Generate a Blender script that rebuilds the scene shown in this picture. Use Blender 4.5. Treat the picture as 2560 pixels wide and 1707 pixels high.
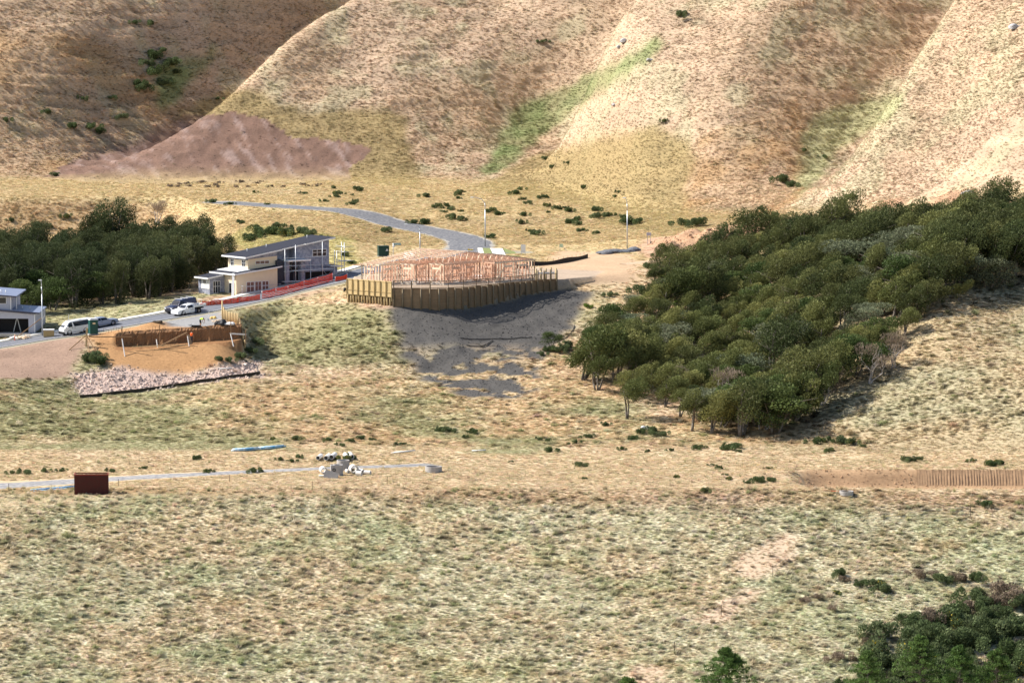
import bpy, bmesh, math, random, time
import numpy as np
from mathutils import Vector, Matrix
T0 = time.time()
random.seed(7); RNG = np.random.default_rng(7)
for o in list(bpy.data.objects): bpy.data.objects.remove(o)
SC = bpy.context.scene; COL = SC.collection

# ------------------------------------------------------------------ camera, sky, sun, exposure
F = 9000.0; PT = math.radians(5.25); HC = 56.0; CU, CV = 1280.0, 853.5      # focal length in photo pixels, pitch, camera height
cam = bpy.data.objects.new('camera', bpy.data.cameras.new('camera')); COL.objects.link(cam)
cam.location = (0, 0, HC); cam.rotation_euler = (math.pi/2 - PT, 0, 0)
cam.data.sensor_width = 36; cam.data.lens = 36*F/2560; cam.data.clip_start = 1; cam.data.clip_end = 6000
SC.camera = cam
SUN_AZ, SUN_EL = math.radians(11), math.radians(44)      # azimuth measured from -X towards +Y (behind the hill, from the left)
SDIR = Vector((-math.cos(SUN_EL)*math.cos(SUN_AZ), math.cos(SUN_EL)*math.sin(SUN_AZ), math.sin(SUN_EL)))
w = bpy.data.worlds.new('World'); SC.world = w; w.use_nodes = True
nt = w.node_tree; sky = nt.nodes.new('ShaderNodeTexSky'); sky.sky_type = 'NISHITA'; sky.sun_disc = False
sky.sun_elevation = SUN_EL; sky.sun_rotation = math.atan2(SDIR.x, SDIR.y); sky.dust_density = 1.5
bg = nt.nodes['Background']; bg.inputs[1].default_value = 0.105
nt.links.new(sky.outputs[0], bg.inputs[0])
sl = bpy.data.lights.new('sun', 'SUN'); sl.energy = 5.0; sl.angle = math.radians(.55); sl.color = (1, .955, .88)
so = bpy.data.objects.new('sun', sl); COL.objects.link(so); so.rotation_euler = (-SDIR).to_track_quat('-Z', 'Y').to_euler()
SC.view_settings.view_transform = 'Standard'; SC.view_settings.look = 'None'; SC.view_settings.exposure = 0.66
SC.render.engine = 'CYCLES'; SC.cycles.max_bounces = 4; SC.cycles.diffuse_bounces = 2; SC.cycles.glossy_bounces = 2; SC.cycles.transmission_bounces = 3; SC.cycles.transparent_max_bounces = 8; SC.cycles.caustics_reflective = False; SC.cycles.caustics_refractive = False

# ------------------------------------------------------------------ helpers: projection, noise
def vang(v): return np.tan(PT - np.arctan((CV - v)/F))
def proj(x, y, z):                                  # world -> photo pixel
    dz = z - HC; d = y*math.cos(PT) - dz*math.sin(PT); h = y*math.sin(PT) + dz*math.cos(PT)
    return CU + F*x/d, CV - F*h/d
def _lat(seed): return np.random.default_rng(seed).random((256, 256))
_LATS = {}
def vnoise(x, y, seed=0):
    L = _LATS.setdefault(seed, _lat(seed))
    xi = np.floor(x).astype(int); yi = np.floor(y).astype(int); fx = x-xi; fy = y-yi
    fx = fx*fx*(3-2*fx); fy = fy*fy*(3-2*fy)
    a = L[xi & 255, yi & 255]; b = L[(xi+1) & 255, yi & 255]; c = L[xi & 255, (yi+1) & 255]; d = L[(xi+1) & 255, (yi+1) & 255]
    return (a*(1-fx)+b*fx)*(1-fy)+(c*(1-fx)+d*fx)*fy
def fbm(x, y, s, seed=0, o=4):
    r = 0; a = 1; t = 0
    for k in range(o):
        r = r + a*vnoise(x/s*2**k+17.3*k, y/s*2**k+9.1*k, seed+k); t += a; a *= .5
    return r/t
def sst(a, b, x):
    t = np.clip((x-a)/(b-a), 0, 1); return t*t*(3-2*t)
def inpoly(px, py, poly):
    r = np.zeros(px.shape, bool); n = len(poly); j = n-1
    for i in range(n):
        xi, yi = poly[i]; xj, yj = poly[j]
        if yi != yj:
            r ^= ((yi > py) != (yj > py)) & (px < (xj-xi)*(py-yi)/(yj-yi)+xi)
        j = i
    return r

# ------------------------------------------------------------------ terrain: profiles (photo row, elevation) per photo column
COLS = [
(-500,[(1275,0),(1185,.2),(1116,1.2),(960,6.0),(893,7.8),(862,8.4),(852,8.6),(790,11),(600,14.5),(500,21.0),(455,22.6)]),
(0,[(1264,0),(1180,.2),(1112,1.2),(945,6.2),(885,8.0),(855,8.9),(842,9.2),(780,11.5),(590,15),(495,21.5),(450,23)]),
(200,[(1255,0),(1178,.2),(1108,1.2),(985,3.9),(880,8.4),(845,10.0),(832,10.0),(775,11.4),(585,15.2),(492,21.5),(450,23)]),
(330,[(1250,0),(1175,.2),(1105,1.2),(972,4.2),(870,8.8),(826,10.9),(812,10.9),(768,12.2),(580,15.5),(490,21.5),(449,23)]),
(430,[(1246,0),(1173,.2),(1104,1.2),(960,4.5),(862,9.1),(820,11.1),(800,11.4),(755,12.6),(575,16),(490,21.5),(449,23)]),
(580,[(1242,0),(1171,.2),(1102,1.2),(940,5.5),(852,9.5),(810,11.6),(768,12.4),(735,13.4),(600,16.8),(515,20.6),(449,23)]),
(660,[(1240,0),(1170,.2),(1100,1.2),(900,6.5),(757,12.5),(742,13.2),(728,13.6),(700,14.2),(610,17),(535,20),(449,23)]),
(870,[(1235,0),(1165,.2),(1092,1.2),(920,6),(765,13),(715,14.6),(697,15.2),(670,15.6),(600,18),(535,20.3),(449,23)]),
(985,[(1232,0),(1160,.2),(1085,1.0),(930,5.5),(767,13.2),(715,15.7),(690,15.9),(640,16.2),(570,18.2),(520,20.2),(450,23)]),
(1110,[(1230,0),(1156,.2),(1085,1.0),(930,5.5),(769,13.0),(715,15.7),(690,15.9),(640,16.2),(570,18.2),(520,20.2),(450,23)]),
(1280,[(1227,0),(1150,.2),(1085,1.0),(930,5.5),(742,13.7),(708,15.6),(690,15.8),(640,16.2),(570,18.4),(520,20.4),(455,22.8)]),
(1390,[(1226,0),(1148,.2),(1085,1.0),(930,5.6),(718,14.5),(700,15.5),(680,15.7),(640,16.2),(580,18.0),(530,20),(475,22)]),
(1600,[(1225,0),(1146,.2),(1090,1.0),(940,5.2),(700,15),(680,15.9),(660,16.2),(625,17.2),(590,18.3),(560,19.2),(525,20.5)]),
(1850,[(1225,0),(1150,.2),(1100,.8),(950,5),(720,14),(690,15),(665,16),(625,17.6),(595,19),(568,19.8),(542,20.5)]),
(2100,[(1222,0),(1152,.2),(1110,.8),(950,6.8),(800,13),(700,16.5),(665,17.8),(625,19),(590,20.3),(560,21.2),(535,22)]),
(2350,[(1218,0),(1156,.2),(1120,.8),(950,7.5),(800,14),(690,18.8),(650,20.2),(610,21.6),(575,22.6),(540,23.6),(508,24.5)]),
(2560,[(1215,0),(1160,.2),(1130,.8),(950,8),(800,13.8),(690,18.4),(640,20.8),(595,22.8),(555,24.4),(520,25.6),(485,27)]),
(3060,[(1210,0),(1165,.2),(1140,.8),(950,9),(800,15.5),(690,20.5),(640,22.8),(585,25.2),(535,27.2),(490,28.8),(450,30)]),
]
_uc = np.array([c[0] for c in COLS], float)
_nz = np.array([[z for v, z in c[1]] for c in COLS], float)
_ny = np.array([[(HC-z)/vang(v) for v, z in c[1]] for c in COLS], float)
for k in range(1, _ny.shape[1]): _ny[:, k] = np.maximum(_ny[:, k], _ny[:, k-1]+1.0)
_ud = np.arange(-900, 3500, 10.0)
def _sm(a): 
    k = np.ones(9)/9; p = np.pad(a, 4, mode='edge'); return np.convolve(p, k, 'valid')
NZ = [_sm(np.interp(_ud, _uc, _nz[:, k])) for k in range(_nz.shape[1])]
NY = [_sm(np.interp(_ud, _uc, _ny[:, k])) for k in range(_nz.shape[1])]
def base_height(x, y):
    u = CU + F*x/(y*.9958+4.2)
    u = np.clip(u, -880, 3480)
    ny = [np.interp(u, _ud, a) for a in NY]; nz = [np.interp(u, _ud, a) for a in NZ]
    near = nz[0] - .37*np.maximum(ny[0]-y, 0)                       # foreground batter
    dn = np.maximum(ny[0]-y, 0)
    near = nz[0] - 0.26*np.minimum(dn, 90) - .15*np.clip(dn-90, 0, 130) + .33*np.clip(dn-230, 0, 400)
    Z = near
    for k in range(len(ny)-1):
        t = np.clip((y-ny[k])/(ny[k+1]-ny[k]), 0, 1); Z = Z + t*(nz[k+1]-nz[k])
    d = np.maximum(y-ny[-1], 0)
    q = x - .65*(y-702)
    rise = .445*(d - 7*(1-np.exp(-d/7)))
    rise = np.where(rise > 60, 60+(rise-60)*.5, rise)
    qq = q + 5*(fbm(x, y, 60, 40, 2)-.5)*2
    gl = np.array([-300, -190, -96, -5, 97, 195, 300.]); t = np.mod(np.interp(qq, gl, np.arange(7.)), 1.0)
    p = np.where(t < .25, sst(0, .25, t), np.where(t < .58, 1-.18*sst(.25, .58, t), .82*(1-sst(.58, 1.0, t))))
    Z = Z + rise + (p-.5)*25*sst(0, 55, d)
    Z = Z + (fbm(x-.65*y, y*.4, 24, 50, 3)-.5)*7*sst(5, 40, d)
    return Z
def rect_axis(parts):
    out = []
    for a, b, s in parts: out += list(np.arange(a, b, s))
    return np.array(out+[parts[-1][1]], float)
XS = rect_axis([(-420, -130, 10), (-130, 130, .5), (130, 420, 10)])
YS = rect_axis([(-40, 350, 10), (350, 360, 2), (360, 640, .5), (640, 850, .7), (850, 1500, 20)])
GX, GY = np.meshgrid(XS, YS)
Z = base_height(GX, GY)
def blur(a, n, ax):
    k = np.array([1, 4, 6, 4, 1.])/16
    for _ in range(n):
        p = np.pad(a, [(2, 2) if i == ax else (0, 0) for i in (0, 1)], mode='edge')
        a = sum(k[i]*np.take(p, range(i, i+a.shape[ax]), ax) for i in range(5))
    return a
Z = blur(blur(Z, 3, 0), 3, 1)
GU, GV = proj(GX, GY, Z)

def bil(A, x, y):                                    # bilinear sample of a grid array
    x = np.asarray(x, float); y = np.asarray(y, float)
    i = np.clip(np.searchsorted(XS, x)-1, 0, len(XS)-2); j = np.clip(np.searchsorted(YS, y)-1, 0, len(YS)-2)
    fx = np.clip((x-XS[i])/(XS[i+1]-XS[i]), 0, 1); fy = np.clip((y-YS[j])/(YS[j+1]-YS[j]), 0, 1)
    return (A[j, i]*(1-fx)+A[j, i+1]*fx)*(1-fy)+(A[j+1, i]*(1-fx)+A[j+1, i+1]*fx)*fy
def H(x, y): return float(bil(Z, x, y))
def G(u, v, lo=360., hi=1000.):                      # where the sight line through a photo pixel first meets the ground
    t = vang(v); ys = np.arange(lo, hi, .25)
    zr = HC - ys*t; d = ys*math.cos(PT)-(zr-HC)*math.sin(PT); xs = (u-CU)/F*d
    g = bil(Z, xs, ys); hit = np.nonzero(g >= zr)[0]
    k = hit[0] if len(hit) else len(ys)-1
    return Vector((xs[k], ys[k], g[k]))
def at(u, v, y):                                     # point on the sight line at world distance y
    zr = HC - y*vang(v); d = y*math.cos(PT)-(zr-HC)*math.sin(PT)
    return Vector(((u-CU)/F*d, y, zr))

# ---- edits of the terrain: house platform, excavation, dirt mound, cut bank, road beds
WALL = [at(873, 743, 527.5), at(929, 755, 524.2), at(985, 767, 521.2), at(1045, 770, 520.8), at(1100, 770, 521.2), at(1150, 766, 523),
        at(1200, 758, 526), at(1250, 749, 529.5), at(1300, 739, 533.5), at(1345, 729, 536.5), at(1390, 718, 539)]
PLAT = 15.7
poly = [(p.x, p.y) for p in WALL] + [(12, 545), (14, 556), (-2, 566), (-22, 560), (-24.5, 545)]
m = inpoly(GX-.35, GY-.75, poly)
Z = np.where(m, PLAT, Z)
# ground dragged up to the wall foot just in front of it
# excavation bench with an upright back cut
def U_at(u): return np.interp(GU, [285, 330, 430, 580, 606], u)
yf = U_at([503, 503.3, 505, 507, 508]); yb = U_at([505.0, 506.8, 508.3, 510.2, 510.5])
zf = U_at([8.9, 8.8, 9.0, 9.4, 9.6]); zt = U_at([10.7, 10.9, 11.1, 11.55, 11.6])
inx = (GU > 287) & (GU < 604)
Z = np.where(inx & (GY > yf) & (GY < yb), zf, Z)
Z = np.where(inx & (GY >= yb) & (GY < yb+4) & (Z < zt), zt, Z)
# spoil mound on the pad
mp = at(372, 812, 513.0)
dm = np.hypot((GX-mp.x)/4.6, (GY-mp.y)/2.2)
Z = np.maximum(Z, np.where(dm < 1.0, 10.85 + 1.15*(1-dm**2)**.8 if False else 10.85+1.15*np.clip(1-dm**2, 0, 1)**.8, -99))
# cut bank beside the lower track, right
ub = sst(1960, 2060, GU); yb2 = 436.5
cut = ub*np.clip((yb2-GY)/1.3, 0, 1)*np.clip((GY-421)/8, 0, 1)*2.1
Z = Z - cut
# dirt heaps right of the pad, spoil heap on the right bench, small heap behind the street sign
HEAPS = []
def heap(u, v, y, rx, ry, h):
    global Z
    p = at(u, v, y); d = np.hypot((GX-p.x)/rx, (GY-p.y)/ry); n = .75+.5*fbm(GX, GY, 1.6, 71, 3)
    Z = Z + h*np.clip(1-d**2, 0, 1)**.8*n
    HEAPS.append((p.x, p.y, rx, ry))
for a in [(1690, 612, 590, 4.5, 3, 1.2), (1745, 612, 588, 4.5, 3, 1.5), (1800, 612, 586, 4, 3, 1.4), (1850, 600, 586, 4.5, 3, 1.4), (1905, 590, 584, 4.5, 3, 1.5),
          (2375, 490, 588, 4.2, 3, 1.7), (2220, 515, 600, 3, 3, .8)]: heap(*a)
p = at(928, 642, 566); d = np.hypot((GX-p.x)/3.2, (GY-p.y)/3.0); Z = Z+1.7*np.clip(1-d**2, 0, 1); HEAPS.append((p.x, p.y, 3.2, 3.0))
# road beds: flatten across the carriageway
def polyline(pts, step=1.0):
    P = [Vector(p) for p in pts]; out = []
    for a, b in zip(P[:-1], P[1:]):
        n = max(1, int((b-a).length/step)); out += [a.lerp(b, k/n) for k in range(n)]
    out.append(P[-1]); n = len(out)
    for _ in range(6): out = [out[0]]+[(out[i-1]+out[i]*2+out[i+1])/4 for i in range(1, n-1)]+[out[-1]]
    return out
ROAD = polyline([at(-260, 862, 504), at(-60, 852, 507), at(80, 843, 510.5), at(200, 833, 514.5), at(330, 818, 519), at(430, 799, 523.2), at(520, 780, 528.5), at(600, 759, 534), at(700, 734, 541.5), at(790, 712, 546), at(870, 694, 550.5), at(950, 672, 562), at(1050, 652, 577), at(1130, 640, 586), at(1210, 634, 590), at(1270, 633, 590)])
GRAV = polyline([at(1150, 634, 590), at(1180, 618, 600), at(1165, 600, 609), at(1110, 583, 619), at(1030, 565, 629), at(960, 556, 634), at(860, 544, 642), at(760, 533, 648), at(660, 524, 655), at(560, 517, 661)])
TRACK = polyline([at(-300, 1232, 415.5), at(0, 1217, 422), at(150, 1209, 425), at(300, 1199, 428.5), at(450, 1190, 431.5), at(600, 1183, 434), at(800, 1173, 437.5), at(960, 1168, 439.5), at(1060, 1163, 441)])
DRIVE = polyline([at(1560, 660, 566), at(1640, 650, 571), at(1720, 642, 574), at(1800, 636, 574), at(1880, 628, 572)])
def bed(line, hw, soft):
    global Z
    xs = np.array([p.x for p in line]); ys = np.array([p.y for p in line]); zs = bil(Z, xs, ys)
    for _ in range(8): zs = np.concatenate([zs[:1], (zs[:-2]+2*zs[1:-1]+zs[2:])/4, zs[-1:]])
    for p, z in zip(line, zs): p.z = z
    bx = (GX > xs.min()-12) & (GX < xs.max()+12) & (GY > ys.min()-12) & (GY < ys.max()+12)
    gx = GX[bx]; gy = GY[bx]; best = np.full(gx.shape, 1e9); bz = np.zeros(gx.shape)
    for i in range(len(xs)-1):
        dx = xs[i+1]-xs[i]; dy = ys[i+1]-ys[i]; t = np.clip(((gx-xs[i])*dx+(gy-ys[i])*dy)/(dx*dx+dy*dy), 0, 1)
        d = np.hypot(gx-xs[i]-t*dx, gy-ys[i]-t*dy); c = d < best
        best = np.where(c, d, best); bz = np.where(c, zs[i]+t*(zs[i+1]-zs[i]), bz)
    wgt = 1-sst(hw, hw+soft, best); Z[bx] = Z[bx]*(1-wgt)+bz*wgt
    D = np.full(GX.shape, 99.0); D[bx] = best; return D
D_road = bed(ROAD, 5.2, 3.5); D_grav = bed(GRAV, 4.2, 3); D_track = bed(TRACK, 3.4, 1.2); D_drive = bed(DRIVE, 1.6, 1.2)
Z = np.where(m, PLAT, Z)
GU, GV = proj(GX, GY, Z)

# ------------------------------------------------------------------ ground cover masks
wu = GU + 26*(fbm(GX, GY, 3.0, 61, 3)-.5)*2; wv = GV + 9*(fbm(GX, GY, 3.0, 65, 3)-.5)*2
def mask(poly, y0=0, y1=5000, soft=1):
    k = inpoly(wu, wv, poly) & (GY > y0) & (GY < y1)
    return blur(blur(k.astype(float), soft, 0), soft, 1)
n1 = fbm(GX, GY, 9, 21, 4); n2 = fbm(GX, GY, 2.2, 25, 3); n3 = fbm(GX, GY*1.6, 26, 29, 3); n4 = fbm(GX, GY, 4.5, 33, 3)
def C(*c): return np.array(c)[None, None, :]
STRAW = C(.56, .415, .25); PALE = C(.60, .46, .325); GREEN = C(.30, .32, .15); GREY = C(.46, .44, .27); BROWN = C(.42, .275, .135)
OCHRE = C(.31, .24, .11); PINK = C(.195, .124, .09); DIRT = C(.40, .225, .105); TAN = C(.47, .325, .205); CLAY = C(.090, .084, .078)
ROCK = C(.50, .375, .315); VIVID = C(.16, .23, .075); GRAVEL = C(.26, .255, .25); YELL = C(.58, .44, .21)
def mix(a, b, t): return a*(1-t[..., None])+b*t[..., None]
col = np.broadcast_to(STRAW, GX.shape+(3,)).copy()
col = mix(col, PALE, sst(.4, .7, n3)*.8)
col = mix(col, BROWN, sst(.52, .75, n1)*.28)
col = mix(col, GREY, sst(.55, .72, n4)*.35)
hill = sst(-2, 10, GY-np.interp(np.clip(CU+F*GX/(GY*.9958+4.2), -880, 3480), _ud, NY[-1]))
# hillside: right-facing flanks painted browner for shade and tussock, left-facing paler for sun
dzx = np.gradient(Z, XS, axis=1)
shade_flank = sst(.02, -.22, blur(blur(dzx, 6, 0), 6, 1))*sst(560, 600, GY)*(GV < 560)
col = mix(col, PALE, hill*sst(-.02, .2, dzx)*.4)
col = mix(col, BROWN, np.clip(shade_flank*(.05+.38*sst(.35, .65, n1)), 0, 1))
col = mix(col, C(.44, .33, .22), hill*.6); col = mix(col, GREY*.9, np.clip(hill*sst(.5, .7, fbm(GX, GY, 6, 81, 3))*.5, 0, 1))
tuss = {}
mB = mask([(-400,60),(200,80),(330,150),(400,230),(420,290),(300,350),(110,445),(-400,450)], 640)
col = mix(col, BROWN, mB*(.15+.5*sst(.4, .6, n1)))
mV = mask([(395,165),(470,150),(560,105),(455,235),(420,275),(385,262)], 640)+mask([(1640,95),(1652,132),(1500,232),(1370,332),(1260,428),(1205,436),(1240,345),(1285,270),(1440,202),(1600,128)], 600)
col = mix(col, VIVID, np.clip(mV, 0, 1)*(.45+.5*n4))
mC = mask([(2010,300),(2100,262),(2260,230),(2230,290),(2100,380),(2030,470),(1990,512),(1985,420)], 560)
col = mix(col, C(.36, .38, .19), mC*.75)
mOA = mask([(430,290),(560,225),(660,230),(690,260),(760,280),(970,270),(1020,300),(1045,470),(870,455),(600,300)], 640)
mOB = mask([(1185,468),(1330,392),(1500,337),(1640,312),(1720,350),(1750,400),(1720,470),(1720,580),(1560,575),(1400,500),(1260,492)], 600)
col = mix(col, OCHRE, np.clip(mOA+mOB, 0, 1)*.9)
mBr = mask([(1750,340),(1990,250),(2010,400),(1990,535),(1720,575),(1700,500)], 560)
col = mix(col, BROWN, mBr*(.3+.5*sst(.4, .6, n1)))
mPK = mask([(95,447),(240,366),(430,298),(480,288),(560,283),(590,283),(680,300),(720,345),(780,345),(880,352),(930,372),(900,410),(868,455),(600,458),(300,455)], 640, 5000, 0)
mPK = mPK*sst(-108, -102, GX-.65*(GY-702)); streak = fbm(GX*1.2+GY*.5, GY*.25, 1.3, 91, 4)
col = mix(col, PINK*(.82+.4*n2[..., None]), mPK)
col = mix(col, C(.40, .31, .27), mPK*sst(.56, .74, streak)*.5)
mBk = mask([(-600,500),(250,505),(420,520),(480,560),(300,590),(-600,600)], 600, 700)
col = mix(col, BROWN, mBk*.6)
# mid shelf is yellow-straw
mS = (1-hill)*sst(556, 575, GY)*(1-mBk)
col = mix(col, YELL, mS*.55); col = col*(1-.12*mS[..., None])
mGb = mask([(560,600),(640,560),(760,580),(880,590),(900,660),(840,690),(760,690),(640,640)], 545, 640)
col = mix(col, C(.40, .36, .14), mGb*.7)
terr_ = ((GY > 419) & (GY < 458)).astype(float); terr_ = blur(blur(terr_, 3, 0), 3, 1); col = mix(col, C(.54, .42, .265), terr_*.75)
strk = fbm(GX*.22, Z*1.5+GY*.1, 1.5, 181, 4); col = col*(1+(.55*(strk-.5)*hill)[..., None])
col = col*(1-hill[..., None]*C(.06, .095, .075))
# slope below the houses, foreground batter
mSl = ((GY > 450) & (GY < 545) & (GV > 690)).astype(float); mSl = blur(blur(mSl, 3, 0), 3, 1)*sst(2000, 1700, GU)
gL = sst(.35, .62, fbm(GX, GY, 12, 101, 3)+.28*sst(900, 100, GU)-.10)
col = mix(col, C(.32, .315, .17), mSl*gL*.8)
mSg = mask([(600,770),(900,760),(1000,830),(1040,910),(800,920),(640,880)], 480, 560)
col = mix(col, C(.25, .235, .115), mSg*.75)
fore = sst(418, 410, GY); col = mix(col, C(.58, .50, .35), fore*.8)
gF = sst(.36, .62, fbm(GX, GY, 10, 111, 4)+.12*sst(400, 1900, GU)-.04)
col = mix(col, C(.53, .50, .355), fore*gF*.75)
gF2 = sst(.5, .7, fbm(GX, GY, 7, 121, 3)+.08*sst(1500, 2200, GU))
col = mix(col, C(.42, .43, .26), fore*gF2*.55)
col = mix(col, BROWN, fore*sst(.62, .78, fbm(GX, GY, 2.4, 131, 3))*.35)
mR = sst(1850, 2050, GU)*((GY > 446) & (GV > 600) & (GV < 1130)); mR = blur(blur(mR.astype(float), 2, 0), 2, 1)
col = mix(col, C(.42, .335, .205), mR*.7); col = mix(col, C(.36, .35, .22), mR*sst(.5, .7, n3)*.6)
bare_p = []
for pl in ([(1730,1552),(1790,1500),(1850,1462),(1915,1470),(1860,1515),(1790,1570)], [(1815,1428),(1850,1385),(1920,1355),(2010,1322),(1985,1385),(1930,1430),(1880,1450)], [(1560,1690),(1640,1650),(1680,1680),(1600,1730)]):
    col = mix(col, C(.47, .355, .245), mask(pl, 350, 420)*.95); bare_p.append(pl)
col = np.where(fore[..., None] > 0, col*(1+.13*fore[..., None]), col)
# bare ground
bare = np.zeros(GX.shape); rough = np.zeros(GX.shape)
for pl in bare_p: bare = np.maximum(bare, .75*mask(pl, 350, 420))
def ground(m_, c, b=1.0):
    global col, bare
    m_ = np.clip(np.asarray(m_, float), 0, 1); col = mix(col, c*(.86+.28*n2[..., None]), m_); bare = np.maximum(bare, m_*b)
mCl = mask([(935,760),(985,760),(1100,765),(1250,738),(1400,708),(1495,710),(1500,722),(1445,780),(1405,840),(1345,905),(1340,975),(1290,1000),(1150,990),(1040,945),(1005,885),(975,810)], 460, 541)
low = sst(850, 900, GV)*.75+.25*sst(900, 960, GV)
ground(mCl*(1-low*sst(.5, .58, fbm(GX, GY, 2.4, 141, 4))), CLAY)
ground(mask([(1300,700),(1340,665),(1400,630),(1500,630),(1585,640),(1580,700),(1560,712),(1395,712)], 535, 600), TAN)
ground(mask([(-900,848),(0,850),(180,834),(218,848),(216,872),(187,942),(0,950),(-900,965)], 480, 514), C(.305, .205, .15))
ground(mask([(213,825),(430,803),(560,790),(622,838),(612,872),(596,905),(480,935),(300,940),(242,905)], 480, 530), DIRT)
ground(mask([(190,935),(262,922),(480,932),(640,897),(655,925),(662,938),(200,994),(183,962)], 470, 530), ROCK, .9)
ground(mask([(395,803),(540,772),(575,800),(520,822),(440,818)], 508, 535), GRAVEL)
ground(inx & (GY > yf-.3) & (GY < yb+.6), C(.27, .14, .065))
ground(sst(1975, 2030, GU)*((GY < yb2+.2) & (GY > 428) ), C(.44, .285, .165))
ground(mask([(1585,632),(1600,600),(1700,588),(1900,560),(1990,545),(1980,600),(1830,640),(1640,648)], 560, 640), C(.46, .29, .19), .8)
for hx, hy, rx, ry in HEAPS:
    ground(sst(1.1, .8, np.hypot((GX-hx)/rx, (GY-hy)/ry)), C(.45, .28, .17), .8)
ground(mask([(490,745),(600,735),(660,742),(720,738),(830,715),(850,722),(640,765),(500,770)], 535, 560), C(.40, .28, .18), .7)
ground(mask([(870,738),(975,760),(985,775),(900,768)], 515, 530), C(.45, .30, .2), .7)
ground(m.astype(float), C(.40, .31, .23))
ground(sst(4.6, 3.9, D_road), C(.30, .27, .2)); ground(sst(4.6, 3.6, D_grav), C(.34, .32, .29)); ground(sst(2.1, 1.6, D_track+n2), GRAVEL); ground(sst(2.0, 1.2, D_drive), TAN)
print('terrain', Z.shape, round(time.time()-T0, 1))

# fine relief, then the mesh
bl = blur(blur(bare, 2, 0), 2, 1)
relief = (fbm(GX, GY, 3.2, 151, 3)-.5)*.26*(1-bl) + (fbm(GX, GY, 1.3, 155, 2)-.5)*.22*(1-bl) + (fbm(GX, GY, 1.6, 158, 3)-.5)*.55*np.clip(mCl+mPK, 0, 1)
relief = relief + (streak-.5)*.4*mPK
terr = (fbm(GX*.45, GY+Z*1.2, 2.4, 161, 2)-.5)*.9*shade_flank + (strk-.5)*.8*hill*(1-mPK)
relief = relief*(1-.6*mR)
keep = np.minimum(np.minimum(D_road, D_grav), np.minimum(D_track+2.2, D_drive+2.4)) < 5.2
relief = np.where(keep, relief*.08, relief+terr)
rk = (fbm(GX, GY, 1.1, 171, 3)-.5)*.7
mRK = mask([(190,935),(262,922),(480,932),(640,897),(655,925),(662,938),(200,994),(183,962)], 470, 530)
Z = Z + np.where(m, 0, relief) + rk*mRK

# ------------------------------------------------------------------ materials
MATS = {}
def mat(name, c, rough=.8, var=.15, scale=3.0, bump=0.0, metal=0.0, spec=.3, coord='Object', c2=None, stretch=(1, 1, 1), trans=0.0, rnd=0.0, attr=None, inst=False):
    if name in MATS: return MATS[name]
    M = bpy.data.materials.new(name); M.use_nodes = True; N = M.node_tree.nodes; L = M.node_tree.links
    b = N['Principled BSDF']; b.inputs['Roughness'].default_value = rough; b.inputs['Metallic'].default_value = metal
    b.inputs['Specular IOR Level'].default_value = spec
    src = None
    if attr:
        a = N.new('ShaderNodeAttribute'); a.attribute_name = attr; a.attribute_type = 'INSTANCER' if inst else 'GEOMETRY'; src = a.outputs['Color']
    else:
        r = N.new('ShaderNodeRGB'); r.outputs[0].default_value = (*c, 1); src = r.outputs[0]
    tc = N.new('ShaderNodeTexCoord'); mp = N.new('ShaderNodeMapping'); mp.inputs['Scale'].default_value = stretch
    L.new(tc.outputs[coord], mp.inputs[0])
    nz = N.new('ShaderNodeTexNoise'); nz.inputs['Scale'].default_value = scale; nz.inputs['Detail'].default_value = 5; nz.inputs['Roughness'].default_value = .6
    L.new(mp.outputs[0], nz.inputs['Vector'])
    if c2:
        mx = N.new('ShaderNodeMix'); mx.data_type = 'RGBA'; rp = N.new('ShaderNodeValToRGB'); rp.color_ramp.elements[0].position = .4; rp.color_ramp.elements[1].position = .62
        L.new(nz.outputs[0], rp.inputs[0]); L.new(rp.outputs[0], mx.inputs[0]); L.new(src, mx.inputs[6]); mx.inputs[7].default_value = (*c2, 1); src = mx.outputs[2]
    mr = N.new('ShaderNodeMapRange'); mr.inputs[1].default_value = .25; mr.inputs[2].default_value = .75; mr.inputs[3].default_value = 1-var; mr.inputs[4].default_value = 1+var
    L.new(nz.outputs[0], mr.inputs[0]); val = mr.outputs[0]
    if rnd:
        oi = N.new('ShaderNodeObjectInfo'); m2 = N.new('ShaderNodeMapRange'); m2.inputs[3].default_value = 1-rnd; m2.inputs[4].default_value = 1+rnd
        L.new(oi.outputs['Random'], m2.inputs[0]); mu = N.new('ShaderNodeMath'); mu.operation = 'MULTIPLY'; L.new(val, mu.inputs[0]); L.new(m2.outputs[0], mu.inputs[1]); val = mu.outputs[0]
    vm = N.new('ShaderNodeVectorMath'); vm.operation = 'SCALE'; L.new(src, vm.inputs[0]); L.new(val, vm.inputs['Scale'])
    L.new(vm.outputs[0], b.inputs['Base Color'])
    if bump:
        bp = N.new('ShaderNodeBump'); bp.inputs['Strength'].default_value = bump; bp.inputs['Distance'].default_value = .1; L.new(nz.outputs[0], bp.inputs['Height']); L.new(bp.outputs[0], b.inputs['Normal'])
    if trans:
        t = N.new('ShaderNodeBsdfTranslucent'); ms = N.new('ShaderNodeMixShader'); ms.inputs[0].default_value = trans
        L.new(vm.outputs[0], t.inputs[0]); L.new(b.outputs[0], ms.inputs[1]); L.new(t.outputs[0], ms.inputs[2]); L.new(ms.outputs[0], N['Material Output'].inputs[0])
    MATS[name] = M; return M

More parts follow.
